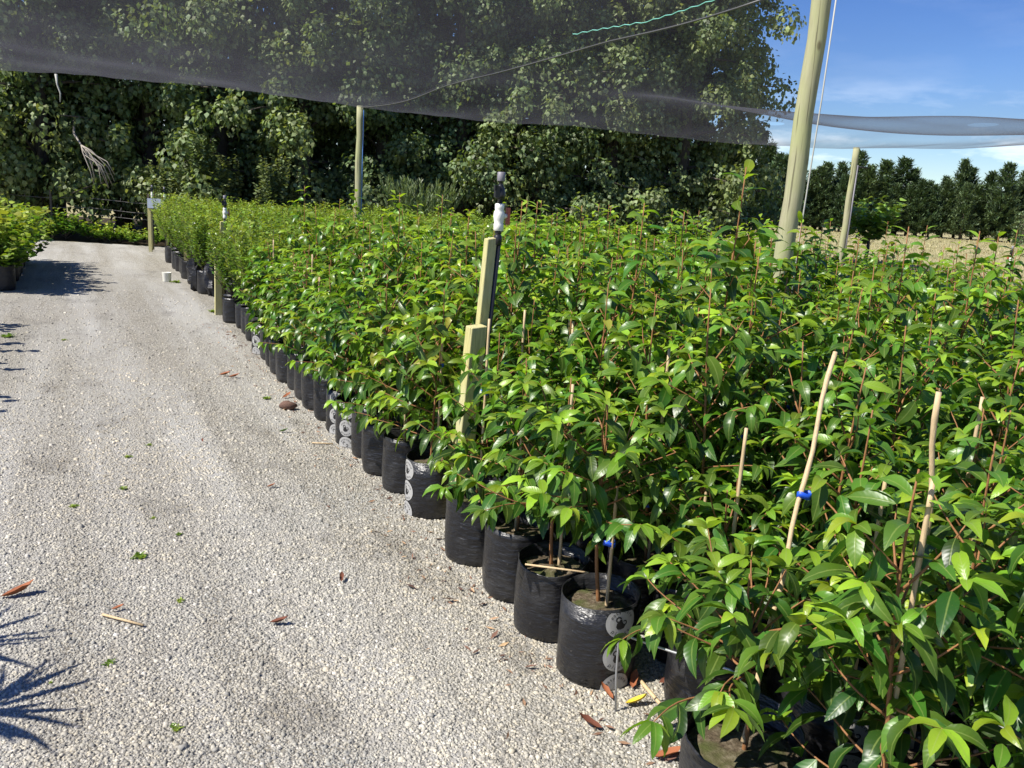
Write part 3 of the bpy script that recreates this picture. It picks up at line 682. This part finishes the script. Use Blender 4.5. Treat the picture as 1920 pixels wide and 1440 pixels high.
# strap-leaved plants left of the frame: their shadows fall on the drive
def strap_plant(x, y, seed, H):
    r = random.Random(seed); root = empty('cabbage_palm', (x, y, 0), 0, label='strap-leaved palm-like plant in a black bag across the drive', cat='plant', group='palm-like plants across the drive')
    link('planter_bag', BAGS[2], root); link('soil', SOILS[1], root); MB().tube([(0, 0, .25), (.01, 0, H*.5), (0, .01, H)], [.03, .026, .02], 8).build('trunk', M['bark'], root, True)
    sh = leaf_shape(7, .085, .3, .7, 0, 3)
    lv = [(0, 0, H-.02+.01*k % .1, math.cos(k*GA)*math.cos(e), math.sin(k*GA)*math.cos(e), math.sin(e), r.uniform(.24, .40), r.uniform(.2, .7)) for k, e in [(k, r.uniform(-.1, 1.2)) for k in range(26)]]
    link('foliage', foliage('foliage', lv, [sh], M['strap'], seed), root, kind='stuff')
for i_, (u_, v_, h_) in enumerate(((-95, 1345, .85), (-150, 1222, .75))):
    c_ = FW+RT*((u_-960)/F_PX)-UP*((v_-720)/F_PX); k_ = -CAM_H/c_.z; of = h_/math.tan(SUN_EL); strap_plant(c_.x*k_+of*math.sin(SUN_AZ), c_.y*k_+of*math.cos(SUN_AZ), 1+i_, h_)

# ------------------------------------------------------------------ tree belt
def poplar(seed, H=11.5):
    r = random.Random(seed); rg = np.random.default_rng(seed); stems = []; P = []
    tr = [Vector((.25*math.sin(u*3+seed)*u, .2*math.cos(u*4+seed)*u, H*u)) for u in [i/10 for i in range(11)]]; stems.append((tr, [.24*(1-.85*i/10) for i in range(11)]))
    nb = 62
    for b in range(nb):
        u = ((b+.5)/nb)**1.2; z = .45+u*(H*.86); i = min(9, int(z/H*10)); p0 = tr[i].lerp(tr[i+1], z/H*10-i); az = b*GA+r.uniform(-.4, .4)
        ln = (2.6-1.1*u)*r.uniform(.6, 1.2); el = math.radians(r.uniform(5, 55)); pts = []
        for k in range(6):
            f = k/5; e_ = el*(1-.3*f); q = Vector((math.cos(az)*math.cos(e_)*ln*f, math.sin(az)*math.cos(e_)*ln*f, math.sin(e_)*ln*f-.18*ln*f*f)); pts.append(p0+q)
        stems.append((pts, [.045*(1-.75*k/5) for k in range(6)]))
        for c in range(4 if z < 8 else 2):
            f = (.97, .72, .85, .5)[c]; k = min(4, int(f*5)); q = pts[k].lerp(pts[k+1], f*5-k)+Vector((r.gauss(0, .24), r.gauss(0, .24), r.gauss(0, .2)))
            n = int(r.uniform(80, 175)); o_ = rg.normal(0, 1, (n, 3)); o_ /= np.linalg.norm(o_, axis=1, keepdims=True); R_ = r.uniform(.26, .5)
            off = o_*(rg.uniform(.25, 1.08, n)**.5)[:, None]*np.array([R_, R_, R_*r.uniform(.8, 1.5)]); d = o_*.35+np.array([0, 0, -.7])+rg.normal(0, .5, (n, 3)); tone = r.gauss(0, .16)
            P.append(np.c_[off+np.array(q), d, rg.uniform(.09, .15, n), np.clip(rg.normal(.45, .2, n)+tone, 0, 1), o_])
    lv = np.concatenate(P); return stem_mesh('trunk', stems, M['bark'], 6), lv
LS_PO = [(np.array([(0, 0, 0), (-.42, .42, .06), (0, 1, -.05), (.42, .42, .06)], float), np.array([(0, 3, 1), (1, 3, 2)]), np.array([0, 1., 0, 1]), np.array([0, .4, 1, .4]))]
def tree_mesh(name, lv, m_, seed):
    rg = np.random.default_rng(seed); n = len(lv); N = lv[:, 8:11]*1.1+np.array([0, 0, .45])+rg.normal(0, .45, (n, 3)); X, D, Z = frame(lv[:, 3:6], N); V, T, E_, W_ = LS_PO[0]
    P = lv[:, None, :3]+lv[:, 6][:, None, None]*(V[None, :, 0:1]*X[:, None]+V[None, :, 1:2]*D[:, None]+V[None, :, 2:3]*Z[:, None])
    c = np.zeros((n, 4, 4)); c[..., 0] = lv[:, 7][:, None]; c[..., 1] = rg.uniform(0, 1, n)[:, None]; c[..., 2] = .5
    return tri_mesh(name, P.reshape(-1, 3), (T[None]+(np.arange(n)*4)[:, None, None]).reshape(-1, 3), c.reshape(-1, 4), False, m_)
POP = []
for i in range(4):
    a, lv = poplar(20+i); POP.append((a, tree_mesh('crown', lv, M['poplar'], i))); 
print('poplar leaves', len(lv))
ntree = 0
for row in range(2):
    for i in range(12 if row == 0 else 13):
        x = -15.2+1.95*i+.9*row+rnd.uniform(-.25, .25); y = 20.6+.22*(x+12)+2.3*row+rnd.uniform(-.3, .3)
        if x > 5.7: continue
        root = empty('poplar_tree', (x, y, 0), rnd.uniform(0, 6.28), label='tall leafy poplar, '+ORD[11-i]+[' from the field end of the tree belt', ' from the field end in the shaded back row of poplars'][row], cat='tree', group='poplars of the tree belt'+(' second row' if row else ''))
        root.scale = (1, 1, rnd.uniform(.92, 1.1)); a, b = POP[(i+row*2) % 4]; link('trunk', a, root); link('crown', b, root, kind='stuff'); ntree += 1
# drooping dead branch and a pale dead tangle in the belt
mb = MB()
rr = random.Random(11)
for k in range(11):
    g1, g2 = rr.uniform(-.08, .3), rr.uniform(-.05, .5); mb.tube([(-10.4, 18.9, 3.05), (-10.3+g1*.6, 18.85+rr.uniform(-.1, .1), 3.0-rr.uniform(0, .2)), (-10.25+g2, 18.78+rr.uniform(-.12, .12), 2.75-rr.uniform(0, .25)), (-10.2+g2*1.15, 18.76+rr.uniform(-.15, .15), 2.5-rr.uniform(.0, .4))], [.016, .012, .010, .004], 5)
mb.tube([(-11.2, 20.2, 3.6), (-10.8, 19.4, 3.3), (-10.4, 18.9, 3.05)], [.03, .025, .018], 5)
mb.build('dead_branch', M['drytwig'], None, True, label='bundle of bare grey twigs drooping from a tree above the wire fence', cat='branch').location = (.95, -.1, -1.02)

# ------------------------------------------------------------------ far field: pines, bush, hedge
def pine(seed, H):
    r = random.Random(seed); rg = np.random.default_rng(seed); stems = [([Vector((0, 0, 0)), Vector((.05, 0, H*.5)), Vector((0, 0, H))], [.16, .1, .02])]; P = []
    nb = 125
    for b in range(nb):
        u = (b+.5)/nb; z = .15+u*(H-.25); az = b*GA+r.uniform(-.3, .3); ln = (2.1*(1-u)**(.8+.08*(seed % 5))+.12)*r.uniform(.6, 1.25); el = math.radians(r.uniform(5, 45)); n = int(22+46*(1-u))
        f = rg.uniform(.15, 1, n)**.7; q = np.c_[np.cos(az)*math.cos(el)*ln*f, np.sin(az)*math.cos(el)*ln*f, z+math.sin(el)*ln*f]+rg.normal(0, .11, (n, 3)); d = np.array([math.cos(az), math.sin(az), .8])+rg.normal(0, .6, (n, 3))
        P.append(np.c_[q, d, rg.uniform(.28, .55, n), np.clip(rg.normal(.4, .25, n)+r.gauss(0, .15), 0, 1)])
    return stem_mesh('trunk', stems, M['bark'], 6), foliage('crown', np.concatenate(P), LS_NE, M['pine'], seed)
PINES = [pine(60+i, 7.0) for i in range(5)]
def pix_ground(u, v, Y):      # a spot on the flat field seen at that bearing
    d = FW+RT*((u-960)/F_PX)-UP*((v-720)/F_PX); return Vector((d.x/d.y*Y, Y, 0))
for row in range(2):
    for i in range(31):
        x = 19+1.28*i+rnd.uniform(-.65, .65)+.9*row; y = 82+rnd.uniform(-1.2, 1.2)+row*3-.06*(x-30)
        root = empty('pine_tree', (x, y, 0), rnd.uniform(0, 6), label='dark green pine, '+ORD[30-i]+[' from the hedge end of the shelter belt across the field', ' from the hedge end in the back row of the shelter belt'][row], cat='tree', group='shelter belt pines'+(' back row' if row else '')); h = .9*rnd.uniform(.72, 1.16)*(1.0+.10*math.sin(i*.7+1))*(1.1-.009*i)+(.05*row)
        wd = h*rnd.uniform(.9, 1.35); root.scale = (wd, wd, h); a, b = PINES[rnd.randrange(5)]; link('trunk', a, root); link('crown', b, root, kind='stuff')
s_, l_ = bushy(870, 2.3, 1.15, 60, .24, .5, .4, .15, 1.0, .11); place('leafy_bush', (stem_mesh('stem', [([Vector((0, 0, 0)), Vector((.03, 0, .5)), Vector((0, .02, 1.2))], [.07, .06, .03])]+s_, M['bark'], 5, 14), foliage('foliage', l_, LS_RD, M['bush'], 6)), (11.9, 30, 0), 0, 1, 'bright green rounded bush alone in the dry field', 'bush', None, False)
def hedge(x, y, dx, dy, h):
    rg = np.random.default_rng(5); n = 9000; q = rg.uniform(-1, 1, (n, 3)); ax = rg.integers(0, 3, n); q[np.arange(n), ax] = np.sign(q[np.arange(n), ax])*rg.uniform(.85, 1, n); q = q*np.array([dx/2, dy/2, h/2])+np.array([0, 0, h/2+.02]); d = rg.normal(0, 1, (n, 3))
    root = empty('clipped_hedge', (x, y, 0), .2, label='square clipped green hedge standing before the pines', cat='hedge'); link('foliage', foliage('foliage', np.c_[q, d, rg.uniform(.1, .2, n), np.clip(rg.normal(.5, .25, n), 0, 1)], LS_SM, M['feather'], 9), root, kind='stuff')
    MB().box((0, 0, h*.48), (dx*.86, dy*.86, h*.9)).build('branch_core', M['bark'], root)
hedge(43.5, 71, 6.5, 3, 2.6)
def grass_tufts():
    rg = np.random.default_rng(8); n = 26000; y = 5.5+74*rg.uniform(0, 1, n)**1.6; x = y*rg.uniform(.18, .66, n); ok = ((x-.3)*.89+(y-2.54)*.456 > 6.2); x, y = x[ok], y[ok]; n = len(x)
    d = np.c_[rg.normal(0, .5, n), rg.normal(0, .5, n), np.ones(n)]; V, T, C_ = leaves_arrays(np.c_[x, y, np.zeros(n), d, rg.uniform(.04, .10, n)*(1+y/60), np.clip(rg.normal(.6, .25, n), 0, 1)], LS_NE, 3)
    M['dry'] = leaf_material('dry_grass_blade', (.16, .15, .05), (.38, .32, .16), (.5, .42, .25), .7, .25, False)
    link('field_grass', tri_mesh('field_grass', V, T, C_, True, M['dry']), label='dry straw-coloured grass growing over the open field', cat='grass', kind='stuff')
grass_tufts()

# ------------------------------------------------------------------ poles, net, ropes
def pole(x, y, H, r0, r1, lean, label):
    root = empty('net_pole', (x, y, 0), 0, label=label, cat='pole'); n = 14; pts = [(lean[0]*k/n+.006*math.sin(k*1.7), lean[1]*k/n, -.15+(H+.15)*k/n) for k in range(n+1)]
    MB().tube(pts, [r0+(r1-r0)*k/n+(.003 if k % 4 == 1 else 0) for k in range(n+1)], 18).build('shaft', M['pole'], root, True); return root
p1 = pole(POLE1[0], POLE1[1], 2.98, .060, .052, (.06, 0), 'thick weathered round pole rising through the shrub block with white rope')
p3 = pole(-2.42, 12.8, 2.66, .060, .049, (.02, 0), 'greenish round pole in the small-leaved shrubs carrying the net')
p2 = pole(4.96, 13.5, 2.56, .052, .043, (.02, 0), 'slim grey-green pole at the field side under the net edge')
MB().tube([(.085, -.055, .9), (.09, -.052, 1.4), (.115, -.05, 2.2), (.125, -.05, 2.96)], .0045, 6).build('rope', M['rope'], p1, True)
MB().tube([(.068, -.03, 1.0), (.066, -.03, 1.8), (.068, -.025, 2.6)], .006, 6).build('rope', M['bluerope'], p3, True)
MB().tube([(.055, -.03, .3), (.058, -.03, 1.4), (.064, -.025, 2.3)], .012, 8).build('standpipe', M['greyp'], p2, True)
MB().tube([(.05, 0, 2.28), (.22, -.02, 2.27)], .012, 6).build('bracket', M['blackp'], p2, True)

CON = [(-2.41, 12.8, 2.65), (1.66, 5.3, 2.86), (-.4, 9.05, 2.73), (4.98, 13.5, 2.55), (-7.5, 12.8, 2.86), (-4.5, 12.8, 2.80), (.84, 12.95, 2.57), (3.0, 13.2, 2.50), (7.5, 13.5, 2.74), (13, 13.6, 2.9), (-15, 12.8, 3.0),
       (2.6, 7.8, 2.31), (5.0, 7.8, 2.36), (8.2, 8.0, 2.56), (4.0, 5.4, 2.74), (8, 5.4, 2.85), (13, 8, 2.9), (2.2, 10.3, 2.70), (5, 10.4, 2.75), (8.4, 10.6, 2.88), (3.4, 12.0, 2.56), (6.2, 12.2, 2.64),
       (-5, 9.4, 2.74), (-3.0, 8, 2.72), (-8, 9, 2.86), (-14, 8, 2.95), (-2, 5, 2.78), (-8, 4, 2.9), (0, 1, 2.9), (6, 1, 2.9), (-8, -4, 2.95), (0, -4, 2.95), (8, -4, 2.95), (13, 0, 2.95), (-14, 0, 2.95), (-.9, 11.2, 2.60), (-1.0, 10.2, 2.70), (.6, 7.2, 2.79)]
CP = np.array(CON)
def tps(q, lam=.004):
    def K(a, b):
        d2 = ((a[:, None, :2]-b[None, :, :2])**2).sum(-1); return .5*d2*np.log(d2+1e-9)
    n = len(CP); A_ = np.zeros((n+3, n+3)); A_[:n, :n] = K(CP, CP)+lam*np.eye(n); A_[:n, n:] = np.c_[np.ones(n), CP[:, :2]]; A_[n:, :n] = A_[:n, n:].T
    w_ = np.linalg.solve(A_, np.r_[CP[:, 2], 0, 0, 0]); return K(q, CP)@w_[:n]+np.c_[np.ones(len(q)), q]@w_[n:]
def seam_x(y): return -2.42+.536*(12.8-y)          # the two cloths meet along the wire from pole to pole
def panel(x0, x1, n, tau0, label):
    vs = np.linspace(0, 1, 100)**.8; us = np.linspace(0, 1, n); yv = -4+16.8*vs
    A0 = seam_x(yv)-.06 if x0 is None else np.full(len(vs), x0); A1 = seam_x(yv) if x1 is None else np.full(len(vs), x1)
    XX = A0[None]+(A1-A0)[None]*us[:, None]; ye = np.interp(XX, [-15, -7.5, -4.5, -2.41, .84, 3, 4.98, 7.5, 13], [12.8, 12.85, 12.85, 12.84, 13.0, 13.3, 13.54, 13.55, 13.6]); YY = -4+(ye+4)*vs[None]
    q = np.c_[XX.ravel(), YY.ravel()]; ZZ = tps(q)+.012*np.sin(q[:, 0]*3.1+q[:, 1]*.7)*np.sin(q[:, 1]*2.3+.4*q[:, 0])+.006*np.sin(q[:, 0]*11+q[:, 1]*2)*np.exp(-((q[:, 1]-12.9)/.5)**2)-(.004 if x0 is None else 0)
    nx, nv = XX.shape; I = np.arange(nx*nv).reshape(nx, nv); a, b, c, d_ = I[:-1, :-1].ravel(), I[1:, :-1].ravel(), I[1:, 1:].ravel(), I[:-1, 1:].ravel()
    link('shade_net', tri_mesh('shade_net', np.c_[q, ZZ], np.r_[np.c_[a, b, c], np.c_[a, c, d_]], None, True, net_mat(tau0)), label=label, cat='net')
panel(-15, None, 90, .048, 'dense dark grey shade net stretched over the drive and the small-leaved rows')
panel(None, 13, 80, .030, 'thinner sagging grey shade net over the field side with torn slits')
def zat(x, y): return float(tps(np.array([[x, y]]))[0])
def net_line(name, pts, rad, m_, dz, label, dashed=False):
    P = []
    for (x0, y0), (x1, y1) in zip(pts[:-1], pts[1:]):
        for k in range(14): f = k/14; x, y = x0+(x1-x0)*f, y0+(y1-y0)*f; P.append((x, y, zat(x, y)+dz+(.006*math.sin(k*2.9+x*7) if dashed else 0)))
    return MB().tube(P, rad, 5).build(name, m_, None, True, label=label, cat='rope')
net_line('support_wire', [(-2.38, 12.75), (-.35, 9.0), (1.56, 5.4)], .007, M['greywire'], -.012, 'dark seam wire running under the net from pole to thick pole')
net_line('twine', [(.31, 7.2), (.8, 6.5), (1.25, 5.6)], .0035, M['cyanrope'], -.006, 'sea-green twine laced through the shade net', True)
MB().tube([(-6.75, 12.8, 2.84), (-6.74, 12.8, 2.7), (-6.70, 12.8, 2.58), (-6.71, 12.8, 2.46)], [.02, .012, .01, .008], 5).build('hanging_string', M['rope'], None, True, label='frayed pale string hanging from the net edge above the lobed shrubs', cat='string')

# ------------------------------------------------------------------ sprinkler posts
def sprinkler(x, y, rz, hp, hs, label, lean=(0, 0), short=True, flip=1):
    root = empty('sprinkler_post', (x, y, 0), rz, label=label, cat='sprinkler')
    def X(z): return (lean[0]*z, lean[1]*z)
    def slab(cx, cy, w_, d_, z0, z1, name):
        V = []
        for z in (z0, z1):
            lx, ly = X(z)
            for a_, b_ in ((-1, -1), (1, -1), (1, 1), (-1, 1)): V.append((cx+lx+a_*w_/2, cy+ly+b_*d_/2, z+(.004*a_ if z == z1 else 0)))
        o = MB().add(V, [(3, 2, 1, 0), (4, 5, 6, 7), (0, 1, 5, 4), (1, 2, 6, 5), (2, 3, 7, 6), (3, 0, 4, 7)]).build(name, M['post'], root)
        bv = o.modifiers.new('bevel', 'BEVEL'); bv.width = .004; bv.segments = 2
    if short: slab(0, 0, .075, .075, -.02, hp, 'post')
    ox, oy = .052*flip, .062
    slab(ox, oy, .046, .046, -.02, hs, 'riser_stake')
    lx, ly = X(hs); px, py = ox+.030*flip+.004, oy-.012
    MB().tube([(px+X(.02)[0], py+X(.02)[1], .02), (px+lx, py+ly, hs-.02)], .012, 10).build('riser_pipe', M['blackp'], root, True)
    c = (px+lx-.004, py+ly, hs)
    MB().lathe([(.013, -.03), (.018, -.028), (.019, .0), (.017, .012), (.012, .018), (.015, .022), (.0155, .032), (.013, .036)], c, 16).build('coupling', M['blackp'], root, True)
    v = MB().lathe([(.020, .034), (.0225, .036), (.0225, .062), (.020, .068), (.023, .082), (.026, .098), (.024, .116), (.019, .126), (.021, .130), (.021, .150), (.017, .154)], c, 18).build('valve', M['white'], root, True)
    MB().tube([(c[0]+.015*flip, c[1], c[2]+.1), (c[0]+.04*flip, c[1], c[2]+.1)], .011, 10).build('stem', M['white'], v, True)
    MB().box((c[0]+.043*flip, c[1], c[2]+.10), (.012, .026, .075)).build('handle', M['red'], v)
    h = MB().lathe([(.013, .152), (.013, .172), (.022, .174), (.024, .190), (.022, .205), (.016, .225), (.010, .235), (.010, .248), (.0125, .249), (.0165, .251), (.0165, .285), (.015, .288)], c, 16).build('sprinkler_head', M['blackp'], root, True)
    MB().lathe([(.0168, .251), (.0178, .253), (.0178, .289), (.015, .291)], c, 16).build('cap', M['greyp'], h, True)
    MB().box((c[0]-.022, c[1]-.012, c[2]+.205), (.022, .018, .05)).box((c[0]-.03, c[1]-.014, c[2]+.222), (.014, .014, .02)).build('drive_arm', M['blackp'], h)
    return root
sprinkler(-.225, 3.82, .45, .965, 1.355, 'near wooden sprinkler post with white valve and red handle among the edge bags', (.052, -.01))
sprinkler(-3.43, 9.80, .45, .62, 1.06, 'sprinkler post with white valve between small-leaved bags farther down the row', (.01, 0))
sprinkler(-7.55, 17.6, .45, .5, 1.02, 'sprinkler post beside the small blue sign at the row end', (0, 0), False)
sprinkler(-7.0, 17.3, .45, .5, 1.0, 'sprinkler post with red handle just behind the blue sign', (0, 0), False, -1)
sprinkler(6.95, 12.2, .0, .5, .98, 'lone sprinkler post with white valve standing at the dry field edge', (.02, 0), False, -1)
sg = empty('sign_post', (-7.42, 17.35, 0), .15, label='small pale blue sign board on a wooden stake at the row end', cat='sign')
MB().box((0, 0, .49), (.06, .05, 1.0)).build('stake', M['post'], sg); MB().box((.13, -.035, .96), (.31, .012, .19)).build('board', M['sign'], sg)
sk = empty('wooden_stake', (-5.15, 13.35, 0), .3, label='short pale wooden stake standing among small-leaved shrubs', cat='stake'); MB().box((0, 0, .5), (.08, .06, 1.0)).build('shaft', M['post'], sk)

# wire fence at the end of the drive
for k, x in enumerate((-12.6, -10.35, -8.2)):
    f = empty('fence_post', (x, 19.15, 0), 0, label='thin dark fence post by the low shrubs', cat='fence post', group='fence posts at the drive end'); MB().box((0, 0, .54), (.045, .045, 1.1)).build('shaft', M['bark'], f)
for z, lab in ((.93, 'top barbed wire of the fence at the drive end'), (.72, 'middle wire of the fence at the drive end'), (.58, 'lowest wire of the fence at the drive end')):
    mb = MB().tube([(-14+.5*i, 19.12, z-.05*math.sin(i*.7)**2) for i in range(16)], .006, 5)
    for i in range(8): mb.tube([(-13+.7*i, 19.09, z-.04), (-13+.7*i, 19.13, z+.04)], .006, 4)
    mb.build('fence_wire', M['fencewire'], None, True, label=lab, cat='wire')

# ------------------------------------------------------------------ small things on the ground
mb = MB(); P = [(.385, 2.40, .0), (.375, 2.395, .13), (.372, 2.39, .258)]
arc = [(.375+.012, 2.375, .274), (.42, 2.335, .282), (.50, 2.26, .295), (.57, 2.195, .308), (.64, 2.13, .322), (.665, 2.105, .318), (.668, 2.10, .25), (.655, 2.09, .12), (.65, 2.085, .01)]
mb.tube(P+arc, .0036, 8).build('wire_hoop', M['wire'], None, True, label='bent galvanised wire hoop stuck in the gravel beside the stamped bag', cat='wire')
def cane(p0, p1, r_, label): MB().tube([p0, tuple((a+b)/2 for a, b in zip(p0, p1)), p1], [r_, r_*1.05, r_*.95], 7).build('bamboo_cane', M['bamboo'], None, True, label=label, cat='cane')
def gp(u, v, z=0):
    d = FW+RT*((u-960)/F_PX)-UP*((v-720)/F_PX); k = (z-CAM_H)/d.z; return Vector((d.x*k, d.y*k, z))
cane(tuple(gp(1248, 1332, .009)), tuple(gp(1170, 1240, .011)), .0065, 'short broken bamboo cane lying by the wire hoop')
cane(tuple(gp(192, 1152, .010)), tuple(gp(268, 1172, .010)), .0045, 'thin pale stick lying on the open gravel')
cane(tuple(gp(985, 1058, .31)), tuple(gp(1105, 1074, .325)), .0035, 'thin stick resting across the rim of a bag')
cane(tuple(gp(585, 830, .01)), tuple(gp(625, 832, .01)), .004, 'small twig on the gravel beside the edge bags')
DL = {}
def dead_leaf(u, v, L_, rz, kind, label):
    if kind not in DL:
        V, T, E_, W_ = leaf_shape(5, .42, .7, -1.3, 1.2, 4); DL[kind] = tri_mesh('fallen_leaf', V, T, None, True, M[kind])
    o = link('fallen_leaf', DL[kind], None, label=label, cat='leaf'); o.location = gp(u, v, .012); o.rotation_euler = (.05, rnd.uniform(-.2, .2), rz); o.scale = (L_,)*3; return o
g_ = 'fallen leaves on the gravel'
for i, (u, v, L_, rz, kd, lb) in enumerate([(1150, 1310, .075, .6, 'deadleaf', 'orange-brown fallen leaf at the foot of the wire hoop'), (1172, 1318, .085, -1.4, 'yellowleaf', 'yellow fallen leaf by the wire hoop'), (1185, 1290, .085, -.3, 'deadleaf', 'reddish fallen leaf by the broken cane'),
      (1235, 1280, .08, -1.2, 'brownleaf', 'dark brown curled leaf beside the broken cane'), (1222, 1418, .10, -1.5, 'deadleaf', 'red curled fallen leaf beside the wide bag'), (505, 1166, .075, -1.5, 'brownleaf', 'dark red pod-like leaf alone on the open gravel'), (0, 1118, .13, -1.0, 'deadleaf', 'large rusty fallen leaf at the drive edge near the palm shadows'),
      (208, 1142, .05, -1.2, 'deadleaf', 'small brown leaf beside the thin pale stick'), (410, 702, .11, -1.5, 'deadleaf', 'orange fallen leaf on the gravel across from the edge bags'), (428, 706, .10, -1.4, 'deadleaf', 'orange fallen leaf next to its twin across from the bags'), (522, 808, .07, -1.5, 'weed', 'green fallen leaf on the gravel near the brown clod'),
      (500, 912, .05, -1.2, 'deadleaf', 'tiny orange leaf in the middle of the drive'), (380, 828, .04, .4, 'brownleaf', 'tiny dark leaf in the middle of the drive'), (640, 1090, .06, .2, 'brownleaf', 'brown twig-like leaf on the gravel'), (1130, 1365, .09, 1.2, 'brownleaf', 'pair of dry brown scraps on the gravel below the hoop'), (530, 745, .09, -.5, 'deadleaf', 'rusty leaf on the gravel touching the edge bags')]):
    dead_leaf(u, v, L_, rz, kd, lb)
def weed_mesh(seed):
    r = random.Random(seed); lv = [(r.gauss(0, .012), r.gauss(0, .012), .002, math.cos(k*GA), math.sin(k*GA), r.uniform(.15, 1.0), r.uniform(.018, .038), r.uniform(.3, .9)) for k in range(46)]; return foliage('weed', lv, LS_LO, M['small'], seed)
WE = [weed_mesh(i) for i in range(3)]
for i, (u, v, s_) in enumerate([(262, 1045, 1.3), (335, 1003, .7), (232, 917, 1.0), (138, 950, .9), (288, 972, .6), (338, 1127, .7), (205, 1245, .8), (332, 1368, .7), (325, 1362, .5), (240, 857, .9), (280, 835, .8), (95, 1280, .3), (15, 632, 2.5), (120, 638, 1.2), (500, 748, 1.5), (400, 585, 2.5), (330, 530, 3.2)]):
    o = link('weed', WE[i % 3], None, label='small green weed tuft growing in the gravel drive', cat='weed', group='weeds in the drive'); o.location = gp(u, v, .001); o.scale = (s_*.6,)*3; o.rotation_euler.z = i
r_ = random.Random(4); V = []; n = 12
mbc = MB()
for j in range(7):
    for k in range(n): a = math.pi*j/6; q = 2*math.pi*k/n; f = 1+r_.uniform(-.16, .16); V.append((.085*math.sin(a)*math.cos(q)*f, .05*math.sin(a)*math.sin(q)*f, .04+.045*math.cos(a)*f))
o = mbc.add(V, [(j*n+k, (j+1)*n+k, (j+1)*n+(k+1) % n, j*n+(k+1) % n) for j in range(6) for k in range(n)]).build('dirt_clod', M['clod'], None, True, label='rough brown clod lying against the edge bags', cat='clod'); o.location = gp(540, 768); o.scale = (.72,)*3
bk = empty('white_bucket', gp(313, 528), 0, label='small white plastic tub at the far gravel edge', cat='tub'); MB().lathe([(.08, 0), (.085, .01), (.095, .19), (.10, .2), (.092, .2), (.085, .03)], (0, 0, 0), 18).build('tub', M['white'], bk, True); bk.scale = (.68,)*3
tb = link('tipped_bag', BAGS[3], None, label='empty black planter bag tipped over in the gap of the row', cat='planter bag'); tb.location = st(9.35, .25, .12); tb.rotation_euler = (1.35, .2, 2.2)
def rag(seed, p, label):
    r = random.Random(seed); V = []; n = 14
    for j in range(9):
        for k in range(n): a = math.pi*j/8; q = 2*math.pi*k/n; f = 1+r.uniform(-.35, .3); V.append((.13*math.sin(a)*math.cos(q)*f, .10*math.sin(a)*math.sin(q)*f, max(0, .22+.22*math.cos(a)*f)))
    o = MB().add(V, [(j*n+k, (j+1)*n+k, (j+1)*n+(k+1) % n, j*n+(k+1) % n) for j in range(8) for k in range(n)]).build('crumpled_plastic', M['bag'], None, False, label=label, cat='plastic'); o.location = p
rag(3, st(10.35, .02), 'crumpled heap of black plastic beside the white tub'); rag(5, st(9.8, .15), 'crumpled black plastic beside the tipped bag')

def edge_litter():       # dry bits of leaf and bark drifted against the bags
    r = np.random.default_rng(12); n = 520; s_ = r.uniform(-.9, 7.5, n); t_ = -.02-np.abs(r.normal(0, .13, n)); near = (s_ < 0) & (r.uniform(0, 1, n) < .7); t_[near] = r.uniform(-.1, .34, near.sum())
    x = .3-.456*s_+.89*t_; y = 2.54+.89*s_+.456*t_; d = np.c_[r.normal(0, 1, (n, 2)), r.normal(0, .12, n)]
    V, T, C_ = leaves_arrays(np.c_[x, y, np.full(n, .007), d, r.uniform(.012, .045, n)*np.where(r.uniform(0, 1, n) < .12, 1.6, 1), r.uniform(0, 1, n)], LS_NE, 4)
    M_ = leaf_material('dry_litter', (.06, .035, .02), (.17, .10, .055), (.36, .25, .13), .8, .05, False)
    link('dry_litter', tri_mesh('dry_litter', V, T, C_, True, M_), label='small dry bits of leaf and bark drifted along the edge bags', cat='litter', kind='stuff')
edge_litter()
